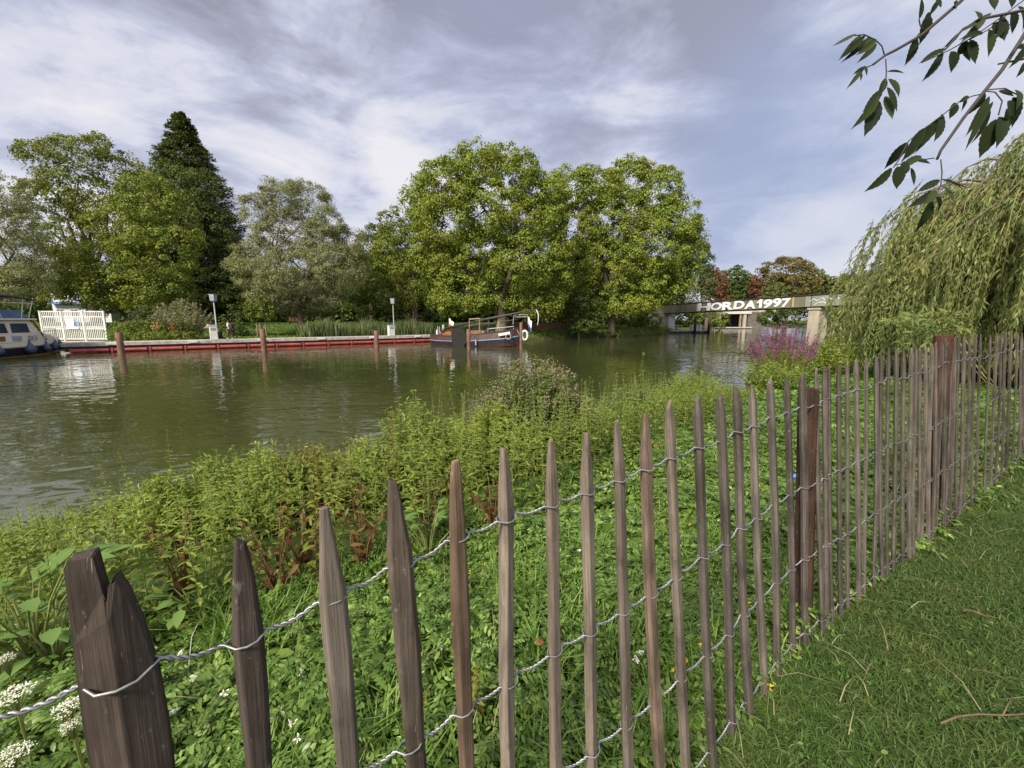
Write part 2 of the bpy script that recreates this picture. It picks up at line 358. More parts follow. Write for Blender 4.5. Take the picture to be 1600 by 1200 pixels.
first = top_at(163, 862)
wire_pts = []                              # (centre of pale at base, centre at top, across direction, half thickness, half width)
def pale_mesh(h, wid, thick, seed, chisel, kink=0.0, near=True):
    """cleft pale: uneven six-sided section, slightly bowed, hewn to a point"""
    r = random.Random(seed); sec = [(-.5, -.18), (-.30, -.5), (.30, -.48), (.5, -.12), (.34, .46), (-.28, .5)]
    sec = [(a * r.uniform(.88, 1.1), b * r.uniform(.85, 1.1)) for a, b in sec]; rings = []
    tip = r.uniform(.105, .14) if near else r.uniform(.045, .08); tw_ = r.uniform(.36, .46) if near else r.uniform(.58, .80); zs = [-.18] + list(np.linspace(.0, h - tip, 13)) + [h - tip * .82, h - tip * .5, h - tip * .2, h]
    ph = r.uniform(0, 6); am = r.uniform(.003, .011); sk = r.uniform(-.15, .15)
    for z in zs:
        k = min(1, (h - z) / tip); s = (tw_ + (1 - tw_) * k ** .8) if k < 1 else 1 - .05 * math.sin(z * 5 + ph)
        st = (.45 + .55 * k) if k < 1 else 1
        bx = am * math.sin(z * 4.2 + ph) + (1 - k) * sk * wid + kink * math.exp(-((z - .75) / .05) ** 2); by = am * .7 * math.cos(z * 3.1 + ph)
        wob = 1 + .07 * math.sin(z * 15 + ph) + .05 * math.sin(z * 41 + 2 * ph)
        zt = [0] * 6
        if z == h: zt = [chisel * a * wid * 2.2 for a, b in sec]
        rings.append([(a * wid * s * wob + bx, b * thick * st + by, z + q) for (a, b), q in zip(sec, zt)])
    mb = MB(); mb.rings(rings); return mb
def place_pale(mb, base, top, across, name='pale', color=(1, 1, 1)):
    o = mb.build(name, M_PALE, fence, bevel=.0022)
    z = (V(top) - V(base)).normalized(); x = V(across); x = (x - z * x.dot(z)).normalized(); y = z.cross(x)
    M = Matrix((x, y, z)).transposed().to_4x4(); M.translation = V(base)
    o.matrix_parent_inverse = Matrix(); o.matrix_local = FI @ M; o.color = (*color, 1); return o
TONE = {0: (.42, .38, .38), 1: (.95, .9, .88), 2: (.72, .66, .62), 3: (1.05, .84, .68), 1: (1.0, .97, .94), 4: (1.4, 1.34, 1.27), 5: (1.25, 1.16, 1.07), 6: (1.3, 1.22, 1.14), 7: (1.05, 1.0, .95), 8: (1.15, .98, .86), 9: (1.1, 1.05, 1.0)}
allp = []
for i, (t, px) in enumerate(pales):
    lean = np.interp(px, [a for a, _ in LEAN], [b for _, b in LEAN])
    base = np.array([t[0] + lean, t[1] - lean * .45, 0.0]); base[2] = gz(base[0], base[1])
    h = float(np.linalg.norm(t - base)); acr = (PB - PA) if px < 1245 else (PD - PC); acr = np.array([*acr, 0.]) / np.linalg.norm(acr)
    tw = random.uniform(-.18, .18); acr = np.array([acr[0] * math.cos(tw) - acr[1] * math.sin(tw), acr[0] * math.sin(tw) + acr[1] * math.cos(tw), 0])
    wid = {0: .042, 1: .040, 2: .043, 3: .034}.get(i, random.uniform(.030, .040)); wid = wid if i < 3 else random.uniform(.039, .046) if i < 10 else random.uniform(.034, .041) if i < 17 else random.uniform(.026, .034); th = random.uniform(.022, .03) if i < 17 else random.uniform(.017, .023)
    if i in (7,): kink = .006
    else: kink = 0
    tone = TONE.get(i) or (lambda k: (k, k * 1.0, k * .98))(random.uniform(.66, 1.05))
    if i >= 10: tone = tuple(q * .86 for q in tone)
    o = place_pale(pale_mesh(h, wid, th, i * 7 + 3, random.choice((-.45, -.3, .3)) if i > 8 else random.uniform(-.15, .15), kink, i < 9), base, t, acr, color=tone)
    allp.append((base, t, acr, th / 2, wid / 2))
# the broad first pale with two points
base = np.array([first[0] - .03, first[1] + .0, 0.0]); base[2] = gz(base[0], base[1]); top = first + np.array([0.0, 0, .0])
h = float(np.linalg.norm(top - base)); wid = .064
rings = []; prof = [-.5, -.34, -.10, .12, .34, .5]
mb = MB()
def fpt(u, z, side): return (u * wid, side * (.009 + .004 * math.cos(u * 3.1)) , z)
outline = [(-.52, -.2), (-.50, .5), (-.54, h - .20), (-.50, h - .10), (-.46, h - .006), (-.40, h), (-.13, h), (-.07, h - .045), (-.02, h - .052), (.05, h - .040), (.12, h - .036), (.22, h - .055), (.36, h - .10), (.50, h - .17), (.55, h - .26), (.52, .5), (.52, -.2)]
n = len(outline); fr = [fpt(u, z, -1) for u, z in outline]; bk = [fpt(u, z, 1) for u, z in outline]
rt, rb, rbb = 2 * n, 2 * n + 1, 2 * n + 2
mb.add(fr + bk + [(.0 * wid, -.019, h - .075), (.03 * wid, -.025, .5), (.03 * wid, -.025, -.2)], [(i, i + 1, i + 1 + n, i + n)[::-1] for i in range(n - 1)] + [tuple(range(n, 2 * n))] +
       [(0, rbb, rb, 1), (1, rb, rt, 2), (2, rt, 8, 7, 6, 5, 4, 3), (rt, 9, 8), (rt, 11, 10, 9), (rt, 13, 12, 11), (rt, rb, 15, 14, 13), (rb, rbb, 16, 15)])
acr0 = np.array([*(PB - PA), 0.]); acr0 /= np.linalg.norm(acr0); acr0 = np.array([.84, .54, 0.]); acr0 /= np.linalg.norm(acr0)
o = place_pale(mb, base, top, acr0, color=(.46, .41, .40)); tag(o, 'broad dark pale split into two uneven points')
allp.insert(0, (base, top, acr0, .025, wid / 2))
# two more pales beyond the frame on the left
for k in (1, 2):
    b2 = base + np.array([-.118 * k, -.075 * k, 0]); t2 = top + np.array([-.12 * k, -.08 * k, 0.]); b2[2] = 0
    place_pale(pale_mesh(1.25, .04, .026, 900 + k, .1), b2, t2, acr0, color=(.5, .46, .45)); allp.insert(0, (b2, t2, acr0, .013, .02))
# the wires: each a pair twisted between the pales, one strand passing either side of each pale
ROWS = [1 - .115, .60, .335, .06]
rw = random.Random(4)
for row in ROWS:
    mb = MB(); A = []; B = []
    ns = len(allp); cent = []
    for j, (b0, t0, ac, th, hw) in enumerate(allp):
        H = np.linalg.norm(t0 - b0); fz = row * 1.0 if row < .9 else row
        if j == 2: off = -.006
        else: off = rw.uniform(-.008, .008)
        cent.append((b0 + (t0 - b0) * fz + np.array([0, 0, off]), ac, th, hw))
    for j in range(ns - 1):
        (c0, a0, th0, hw0), (c1, a1, th1, hw1) = cent[j], cent[j + 1]
        nrm = np.array([a0[1], -a0[0], 0.]); near = j < 26
        # round pale j
        for k, q in enumerate(np.linspace(-1, 1, 5)):
            f = math.cos(q * math.pi / 2) ** .4 * (th0 + .0035) if abs(q) < 1 else 0.001
            p = c0 + a0 * (hw0 + .004) * q + np.array([0, 0, -.004 * math.cos(q * 1.5)])
            A.append(p + nrm * f); B.append(p - nrm * f)
        p0 = c0 + a0 * (hw0 + .006); p1 = c1 - a1 * (hw1 + .006); d = p1 - p0; ln = np.linalg.norm(d); d = d / max(ln, 1e-6)
        turns = max(2, round(ln / .022)); ns_ = turns * (6 if near else 2)
        u = np.array([0, 0, 1.]); vv = np.cross(d, u); vv /= np.linalg.norm(vv)
        for k in range(1, ns_):
            s = k / ns_; ang = s * turns * 2 * math.pi; r_ = .0021
            p = p0 + d * ln * s - u * .010 * math.sin(math.pi * s) * (ln / .09)
            if not near: ang = 0; r_ = .0012
            o_ = (u * math.cos(ang) + vv * math.sin(ang)) * r_
            A.append(p + o_); B.append(p - o_)
    fl = np.array(fence.location)
    mb.tube([p - fl for p in A], .0019, 5); mb.tube([p - fl for p in B], .0019, 5)
    mb.build('wire', M_WIRE, fence, smooth=True)
# driven posts behind the pales
def post(px, ptop, pbase_z, r, Yofs, color):
    t = top_at(px, ptop); d = ray(px, ptop); k = (t[1] + Yofs) / d[1]; p = np.array([d[0] * k, d[1] * k, EYE + d[2] * k])
    b0 = np.array([p[0] + .10, p[1] - .04, gz(p[0], p[1]) - .3]); mb = MB(); rr = random.Random(int(px))
    n = 10; rings = []
    for z in np.linspace(0, 1, 9):
        c = b0 + (p - b0) * z - np.array(fence.location)
        rings.append([c + np.array([math.cos(2 * math.pi * j / n) * r * (1 + .09 * math.sin(j * 2.3 + z * 4)), math.sin(2 * math.pi * j / n) * r, (.006 * math.cos(j * 1.9) if z == 1 else 0)]) for j in range(n)])
    mb.rings(rings); o = mb.build('post', M_POST, fence, bevel=.004); o.color = (*color, 1); tag(o, 'rust brown round post'); return o
post(1264, 606, 0, .043, .05, (1, .9, .85)); post(1475, 524, 0, .055, .10, (1.35, .95, .85))
# ------------------------------------------------------------------ plants of the near bank
M_COVER = leafmat('ground_elder_leaves', [(0, (.06, .12, .024)), (.45, (.14, .245, .045)), (.85, (.25, .37, .085)), (1, (.38, .46, .15))], .32, (.20, .29, .045), 1.3, rough=.38, spec=.5)
M_BLADE = leafmat('grass_blades', [(0, (.08, .17, .03)), (.6, (.14, .26, .045)), (1, (.24, .33, .09))], .35)
M_LAWN = leafmat('shade_toned_mown_grass', [(0, (.03, .064, .016)), (.45, (.06, .118, .026)), (.88, (.105, .175, .042)), (.97, (.16, .18, .08)), (1, (.24, .22, .13))], .3, (.10, .14, .036), 1.9)  # lawn blades coloured darker to carry the shade of the overhanging tree
M_WEED = leafmat('weed_leaves', [(0, (.15, .22, .032)), (.5, (.28, .37, .06)), (1, (.42, .49, .12))], .45)
M_WEEDG = leafmat('green_weed_leaves', [(0, (.11, .18, .03)), (.5, (.21, .29, .05)), (1, (.32, .39, .085))], .42)
M_WEEDR = leafmat('reddening_weed_leaves', [(0, (.15, .07, .03)), (.25, (.20, .19, .035)), (1, (.31, .33, .06))], .38)
M_STEM = paint('green_stem', (.16, .19, .05), .6, .3, 12); M_STEMR = paint('reddish_stem', (.15, .075, .035), .6, .3, 12)
M_UNDER = leafmat('undergrowth_leaves', [(0, (.06, .10, .02)), (.5, (.13, .18, .03)), (.95, (.24, .29, .055)), (1, (.16, .09, .03))], .35, (.12, .17, .03), 1.1)
M_BROAD = leafmat('broad_leaves', [(0, (.09, .18, .04)), (1, (.18, .28, .08))], .3)
M_BUSH = leafmat('grey_green_leaves', [(0, (.06, .10, .03)), (.6, (.13, .19, .055)), (1, (.22, .28, .10))], .35)
M_PINKY = leafmat('faded_pink_heads', [(0, (.20, .15, .10)), (1, (.33, .25, .20))], .2)
M_PURPLE = leafmat('purple_florets', [(0, (.16, .06, .13)), (.6, (.27, .10, .23)), (1, (.36, .18, .31))], .3)
M_WHITE = leafmat('white_florets', [(0, (.62, .63, .52)), (1, (.85, .85, .76))], .2)
M_YELLOW = leafmat('yellow_petals', [(0, (.75, .50, .02)), (1, (.85, .66, .04))], .2)
def fence_side(P):
    """+ on the river side of the fence (metres)"""
    P = np.atleast_2d(P); a = np.array([-.40, .44]); k = np.array([1.42, 1.78]); e1 = (k - a) / np.linalg.norm(k - a); e2 = np.array([1, .62]) / np.hypot(1, .62)
    n1 = np.array([-e1[1], e1[0]]); n2 = np.array([-e2[1], e2[0]])
    s1 = (P - k) @ n1; s2 = (P - k) @ n2; return np.where(P[:, 0] < k[0], s1, s2)
FRONT = [(-9, 1.2), (-4, 1.25), (-1.9, 1.75), (-.78, 2.35), (.2, 3.2), (1.57, 4.7), (3, 5.9), (5, 8.2), (8, 12)]
def front_side(P):                       # + behind the front line of the tall weeds
    P = np.atleast_2d(P); return P[:, 1] - np.interp(P[:, 0], [a for a, _ in FRONT], [b for _, b in FRONT])
def px_of(p):
    x, y, z = p[0], p[1], p[2] - EYE; dep = y * CP - z * SP; return 800 + F * x / dep, 600 - F * (z * CP + y * SP) / dep
def scatter(n, x0, x1, y0, y1, keep):
    P = np.column_stack([rng.uniform(x0, x1, n), rng.uniform(y0, y1, n)]); return P[keep(P)]
def lump(P):
    x, y = P[:, 0], P[:, 1]; return .75 + .45 * np.sin(x * 2.9 + 1.3 * np.sin(y * 2.1)) * np.sin(y * 3.3 + x) + .25 * np.sin(x * 7.1 + y * 5.3)
# --- ground cover between fence and weeds
def cover(P, size, nleaf, spread, hmax):
    z = ground(P); n = len(P); base = np.column_stack([P, z])
    C = np.repeat(base, nleaf, 0); a = rng.uniform(0, 2 * np.pi, len(C)); rad = spread * np.sqrt(rng.random(len(C)))
    hh = np.repeat(hmax * (.35 + .65 * rng.random(n)) * lump(P), nleaf) * (1 - .3 * (rad / spread)) * rng.uniform(.6, 1.05, len(C))
    C[:, 0] += np.cos(a) * rad; C[:, 1] += np.sin(a) * rad; C[:, 2] += hh
    D = np.column_stack([np.cos(a), np.sin(a), rng.uniform(-.35, .35, len(C))]) + rng.normal(size=(len(C), 3)) * .35
    N = np.column_stack([np.zeros(len(C)), np.zeros(len(C)), np.ones(len(C))]) + rng.normal(size=(len(C), 3)) * .58
    s = size * np.repeat(rng.uniform(.55, 1.55, n), nleaf) * rng.uniform(.7, 1.2, len(C)); return C, D, N, s
vs = []; fs = []; nb = 0
def put(v, f):
    global nb
    vs.append(v); fs.append(f + nb); nb += len(v)
Pn = scatter(6500, -2.6, 2.2, .35, 3.0, lambda P: (fence_side(P) > .03) & (front_side(P) < .35))
put(*leafset(*(lambda C, D, N, s: (C, D, N, s, s * .52))(*cover(Pn, .030, 9, .065, .13)), near=True, droop=.12))
def fronds(n, x0, x1, y0, y1, LF, k, hmax):
    """pinnate leaves: paired leaflets along an arching stalk"""
    Q = scatter(n, x0, x1, y0, y1, lambda P: (fence_side(P) > .03) & (front_side(P) < .35)); m = len(Q); a = rng.uniform(0, 2 * np.pi, m); d = np.column_stack([np.cos(a), np.sin(a), rng.uniform(-.1, .55, m)]); d = norm(d); sd_ = np.column_stack([-np.sin(a), np.cos(a), rng.normal(size=m) * .25]); b0 = np.column_stack([Q, ground(Q) + hmax * rng.uniform(.35, 1.0, m) * lump(Q)]); Lf = LF * rng.uniform(.6, 1.25, m)[:, None]
    C = []; D = []; N = []; S = []
    for j in range(k):
        t_ = .25 + .75 * j / k; c = b0 + d * Lf * t_ - np.array([0, 0, 1]) * Lf * .35 * t_ * t_
        for sg in (-1, 1): C.append(c); D.append(sd_ * sg + d * .55 - np.array([0, 0, .15])); N.append(np.array([0, 0, 1.]) + rng.normal(size=(m, 3)) * .22 - d * .2); S.append(Lf[:, 0] * .36 * (1 - .35 * t_))
    C.append(b0 + d * Lf - np.array([0, 0, 1]) * Lf * .35); D.append(d - np.array([0, 0, .4])); N.append(np.tile([0., 0, 1], (m, 1))); S.append(Lf[:, 0] * .34)
    C, D, N, S = map(np.concatenate, (C, D, N, S)); return leafset(C, D, N, S, S * .50, near=True, droop=.15)
FR = [fronds(8200, -2.6, 2.2, .35, 3.0, .10, 4, .19), fronds(9500, -1, 7.5, 2.6, 7.5, .15, 4, .21)]
Pm = scatter(11000, -1, 7.5, 2.6, 7.5, lambda P: (fence_side(P) > .03) & (front_side(P) < .4))
v, f = leafset(*(lambda C, D, N, s: (C, D, N, s, s * .56))(*cover(Pm, .048, 8, .11, .15)), near=True, droop=.12); put(v, f)
Pb = scatter(1500, -2.2, 6.5, .45, 6.0, lambda P: (fence_side(P) > .05) & (front_side(P) < .3) & (np.sin(P[:, 0] * 1.7 + .4) * np.sin(P[:, 1] * 2.2 + 1) > .05)); C, D, N, s = cover(Pb, .065, 6, .09, .20); put(*leafset(C, D, N, s, s * .66, near=True, droop=.2))
tag(np_obj('ground_cover', np.concatenate(vs), np.concatenate(fs), M_COVER), 'dense low green leafy ground cover between the fence and the tall weeds', 'ground cover', kind='stuff')
M_FROND = leafmat('pinnate_leaves', [(0, (.05, .10, .020)), (.5, (.125, .22, .040)), (1, (.26, .37, .095))], .32, (.10, .185, .03), 1.7, rough=.38, spec=.5)
tag(np_obj('pinnate_ground_cover', np.concatenate([FR[0][0], FR[1][0]]), np.concatenate([FR[0][1], FR[1][1] + len(FR[0][0])]), M_FROND), 'darker feathery leaved herbs growing through the low ground cover behind the fence', 'ground cover', kind='stuff')
Pf = scatter(9000, 4, 16, 5, 13, lambda P: (fence_side(P) > .1) & ((front_side(P) < .3) | (P[:, 0] > 8)) & (river_d(P)[0] > 1.0))
v, f = leafset(*(lambda C, D, N, s: (C, D, N, s, s * .55))(*cover(Pf, .085, 7, .2, .17)), droop=.1)
tag(np_obj('ground_cover', v, f, M_BLADE), 'lighter green low herbs beyond the far stretch of fence under the willow', 'ground cover', kind='stuff')
#
# --- grass blades: curved strips of three
def blades(P, hgt, wid, lean, lat=None):
    n = len(P); z = ground(P) if lat is None else lat; b = np.column_stack([P, z]); a = rng.uniform(0, 2 * np.pi, n); d = np.column_stack([np.cos(a), np.sin(a), np.zeros(n)])
    s = np.column_stack([-np.sin(a), np.cos(a), np.zeros(n)]); h = hgt * rng.uniform(.5, 1.2, n)[:, None]; l = lean * rng.uniform(.4, 1.4, n)[:, None]; w = wid * rng.uniform(.6, 1.3, n)[:, None]
    up = np.array([0, 0, 1.]); p1 = b + up * h * .55 + d * h * l * .35; p2 = b + up * h * (1 - .35 * np.minimum(l, 1.6)) + d * h * l
    v = np.stack([b - s * w * .5, b + s * w * .5, p1 + s * w * .45, p1 - s * w * .45, p2 + s * w * .12, p2 - s * w * .12], 1).reshape(-1, 3)
    f = (np.arange(n)[:, None, None] * 6 + np.array([[0, 1, 2, 3], [3, 2, 4, 5]])[None]).reshape(-1, 4); return v, f
T = scatter(900, -2.2, 6, .5, 5.5, lambda P: (fence_side(P) > .05) & (front_side(P) < .2) & (np.sin(P[:, 0] * 2.3 + 2) * np.sin(P[:, 1] * 1.9) + rng.random(len(P)) * .8 > .45))
T = np.concatenate([T, scatter(420, -1.6, 1.8, .5, 2.6, lambda P: (fence_side(P) > .05) & (front_side(P) < .1) & (np.sin(P[:, 0] * 4.3 + 1) * np.sin(P[:, 1] * 3.9) + rng.random(len(P)) > .62))])
PP = np.repeat(T, 26, 0) + rng.normal(size=(len(T) * 26, 2)) * .035
v, f = blades(PP, .20, .007, .75)
tag(np_obj('tall_grass', v, f, M_BLADE), 'bright tufts of long grass among the ground cover behind the fence', 'grass', kind='stuff')
# --- lawn on the camera's side
Pl = scatter(110000, -.4, 5.2, .5, 3.2, lambda P: fence_side(P) < -.0); Pl2 = scatter(90000, 2, 11, 2.0, 7.5, lambda P: (fence_side(P) < 0) & ((P[:, 1] >= 3.2) | (P[:, 0] > 5.2)))
v1, f1 = blades(Pl, .05, .0042, 1.5); v2, f2 = blades(Pl2, .055, .007, 1.5)
tag(np_obj('lawn_grass', np.concatenate([v1, v2]), np.concatenate([f1, f2 + len(v1)]), M_LAWN), 'short mown lawn coloured dark for tree shade on the near side of the fence', 'grass', kind='stuff')
M_BROADL = leafmat('lawn_clover_leaves', [(0, (.04, .085, .02)), (.7, (.085, .165, .035)), (1, (.15, .24, .06))], .3)
Pc = scatter(5000, .2, 6, .6, 5, lambda P: (fence_side(P) < 0) & (np.sin(P[:, 0] * 3.3) + np.sin(P[:, 1] * 4.1 + 1) + (fence_side(P) > -.35) * 1.6 > .2))
C, D, N, s = cover(Pc, .026, 7, .05, .045); v, f = leafset(C, D, N, s * .8, s * .5, near=True, droop=.1)
tag(np_obj('lawn_weeds', v, f, M_BROADL), 'small clover and weed leaves spread through the lawn beside the fence', 'weeds', kind='stuff')
M_STRAW = leafmat('dry_clippings', [(0, (.15, .12, .06)), (.7, (.30, .25, .15)), (1, (.42, .42, .36))], .1)
Ps = scatter(1300, .4, 6, .7, 5, lambda P: (fence_side(P) < .02) & ((rng.random(len(P)) < .25) | (fence_side(P) > -.30)))
v, f = blades(Ps, .075, .003, 2.6, ground(Ps) + .035)
tag(np_obj('grass_clippings', v, f, M_STRAW), 'pale dry grass clippings scattered along the foot of the fence and lawn', 'clippings', kind='stuff')
# --- tall weeds
def weed_mesh(name, h, step, ll, lw, ms, ml, tipf=.25, seed=0, red=0):
    r = np.random.default_rng(seed); mb = MB(); bx = r.uniform(-.06, .06, 2)
    zs = np.linspace(0, h, 7); axisp = lambda z: np.array([bx[0] * (z / h) ** 2 * h * 1.5, bx[1] * (z / h) ** 2 * h * 1.5, z])
    mb.tube([axisp(z) for z in zs], [.0045 * (1 - .75 * z / h) for z in zs], 5)
    P = []; D = []; N = []; S = []; z = h * .12; a = r.uniform(0, 6)
    while z < h:
        k = z / h; s = ll * (1.0 - .78 * max(0, (k - .45) / .55)) * r.uniform(.8, 1.15); a += math.pi / 2 + r.uniform(-.25, .25)
        for q in (0, math.pi):
            for sub in range(2 if k > .45 else 1):
                d = np.array([math.cos(a + q + sub * .7), math.sin(a + q + sub * .7), .35 if sub == 0 else .8]); P.append(axisp(z)); D.append(d); N.append([-d[0] * .4, -d[1] * .4, 1]); S.append(s * (1 if sub == 0 else .6))
        z += step * (1 - .35 * k) * r.uniform(.85, 1.1)
    for _ in range(5):
        d = r.normal(size=3) * .5 + [0, 0, 1]; P.append(axisp(h)); D.append(d); N.append([1, .3, .2]); S.append(ll * tipf)
    S = np.array(S); v, f = leafset(np.array(P), np.array(D), np.array(N), S, S * lw, near=True, droop=.28)
    nv = len(mb.v); me = bpy.data.meshes.new(name); me.from_pydata(mb.v + [tuple(p) for p in v], [], mb.f + [tuple(q + nv for q in t) for t in f.tolist()])
    me.materials.append(ms); me.materials.append(ml); me.polygons.foreach_set('material_index', [0] * len(mb.f) + [1] * len(f)); me.update(); return me
WM = [weed_mesh('leafy_weed', 1.0, .062, .085, .26, M_STEM, M_WEED, seed=i) for i in range(5)] + \
     [weed_mesh('leafy_weed', 1.0, .07, .10, .36, M_STEM, M_WEEDG, seed=10 + i) for i in range(3)] + \
     [weed_mesh('leafy_weed', 1.0, .07, .09, .40, M_STEMR, M_WEEDR, seed=20 + i) for i in range(3)]
TOPL = [(-60, 805), (0, 790), (90, 768), (170, 750), (260, 735), (330, 708), (400, 690), (470, 680), (520, 688), (570, 676), (610, 640), (660, 608), (720, 600), (780, 604), (850, 604), (930, 586), (1000, 578), (1060, 580), (1130, 592), (1180, 596), (1240, 596), (1300, 588)]
ZONE = [(-200, 330, 'yellow-green leafy weed stalk in the thicket behind the broad two-pointed pale', 'weed stalks behind the two-pointed pale'),
        (330, 600, 'leafy weed stalk in the thicket standing behind the second and third pales', 'weed stalks behind the second and third pales'),
        (600, 800, 'upright weed stalk in the bright thicket left of the grey-green bush', 'weed stalks left of the grey-green bush'),
        (800, 1010, 'weed stalk in the thicket in front of the grey-green bush', 'weed stalks in front of the grey-green bush'),
        (1010, 1400, 'weed stalk among the low bank growth between the bush and the purple flowers', 'weed stalks towards the purple flowers')]
def stand(x, y, ztop, me, label, group=None, lean=.08):
    z0 = gz(x, y) - .02; h = max(.3, ztop - z0); o = link(bpy.data.objects.new('leafy_weed', me)); o.location = (x, y, z0)
    o.scale = (h * .5 + .5,) * 2 + (h,); o.rotation_euler = (random.uniform(-lean, lean), random.uniform(-lean, lean), random.uniform(0, 6.3)); return tag(o, label, 'weed', group)
W = scatter(2600, -6.5, 5.6, 1.2, 10.5, lambda P: (front_side(P) > 0) & (river_d(P)[0] > .35) & (np.abs(P[:, 0] / P[:, 1]) < 1.42))
# keep the density even: nearest-first thinning
kept = []
for p in W[np.argsort(W[:, 1])]:
    if all((p[0] - q[0]) ** 2 + (p[1] - q[1]) ** 2 > (.085 + .004 * p[1]) ** 2 for q in kept): kept.append(p)
kept = np.array(kept); kept = kept[np.argsort(np.hypot(kept[:, 0], kept[:, 1]))]
def weed_top(x, y):
    px, _ = px_of((x, y, .4)); lim = np.interp(px, [a for a, _ in TOPL], [b for _, b in TOPL]); d = ray(px, lim); return px, EYE + d[2] / d[1] * y
n_w = 0; rest = []
for x, y in kept:
    px, zt = weed_top(x, y); z0 = gz(x, y); mx = random.uniform(.80, 1.25)
    if px < 140: mx *= .72
    zt2 = min(zt - abs(random.gauss(-.02, .05)), z0 + mx)
    if zt2 - z0 < .25: continue
    a = random.random()
    if px > 800: me = WM[random.choice((5, 6, 7, 0, 1))]
    elif 350 < px < 620: me = WM[random.choice((0, 1, 2, 8, 5, 10, 6, 9, 3, 4))]
    else: me = WM[random.choice((0, 1, 2, 3, 4, 5, 6))]
    if n_w >= 288: rest.append((x, y, zt2, me)); continue
    zn = next(q for q in ZONE if q[0] <= px < q[1]); stand(x, y, zt2, me, zn[2], zn[3]); n_w += 1
# the rest of the stalks, farther off and mostly hidden, as one mass
vs = []; fs = []; mi = []; nb = 0
for x, y, zt, me in rest:
    co_ = np.empty(len(me.vertices) * 3, np.float32); me.vertices.foreach_get('co', co_); co_ = co_.reshape(-1, 3); z0 = gz(x, y) - .02; h = zt - z0; a = random.uniform(0, 6.3); k_ = h * .5 + .5
    for p in me.polygons:
        if len(p.vertices) == 3: fs.append([q + nb for q in p.vertices]); mi.append(0)
    vs.append(np.column_stack([x + (co_[:, 0] * math.cos(a) - co_[:, 1] * math.sin(a)) * k_, y + (co_[:, 0] * math.sin(a) + co_[:, 1] * math.cos(a)) * k_, z0 + co_[:, 2] * h])); nb += len(co_)
if rest: tag(np_obj('weed_thicket', np.concatenate(vs), fs, M_WEEDG), 'farther weed stalks of the river bank thicket behind the single stalks', 'weeds', kind='stuff')
# single stalks that overtop the rest
for px, pt, Yd, mi, lab in [(258, 672, 3.4, 0, 'tallest lone weed stalk rising against the dark water behind the second pale'), (165, 712, 3.2, 1, 'slim weed stalk with spread leaf pairs left of the tallest lone stalk'),
                    (196, 708, 3.3, 2, 'short thin weed stalk just right of the spread leaf pair stalk'), (320, 712, 3.4, 9, 'red-tinged weed stalk between the lone stalk and third pale'),
                    (545, 648, 4.6, 3, 'single weed stalk against the white glints on the water'), (676, 600, 5.2, 2, 'tall yellow weed spike rising over the thicket left of the bush'),
                    (715, 628, 5.0, 1, 'weed spike just left of the grey-green bush'), (752, 612, 5.4, 4, 'weed spike touching the left flank of the grey-green bush'), (630, 645, 4.8, 0, 'weed spike at the left end of the bright thicket')]:
    d = ray(px, pt); k = Yd / d[1]; x = d[0] * k; stand(x, Yd, EYE + d[2] * k, WM[mi], lab, lean=.03)
# undergrowth filling the foot of the thicket
U = scatter(46000, -7.5, 6, 1.2, 11, lambda P: (front_side(P) > -.12) & (river_d(P)[0] > .15) & (np.abs(P[:, 0] / P[:, 1]) < 1.5))
pxs = 800 + F * U[:, 0] / U[:, 1]; lim = np.interp(pxs, [a for a, _ in TOPL], [b for _, b in TOPL]); zl = EYE + U[:, 1] * ((600 - lim) / F * CP - SP) / (CP + (600 - lim) / F * SP)
z0 = ground(U); hh = np.clip(np.minimum(zl - z0 - .18, .60), .06, None) * rng.random(len(U)) ** .8
C = np.column_stack([U, z0 + hh]); C = np.repeat(C, 3, 0) + rng.normal(size=(len(U) * 3, 3)) * .03
D = rng.normal(size=C.shape) + [0, -.3, .1]; N = rng.normal(size=C.shape) * .6 + [0, -.5, .8]; s = rng.uniform(.028, .062, len(C))
v, f = leafset(C, D, N, s, s * .34, near=True, droop=.2)
tag(np_obj('bank_undergrowth', v, f, M_UNDER), 'tangled undergrowth filling the foot of the weed thicket along the river', 'undergrowth', kind='stuff')
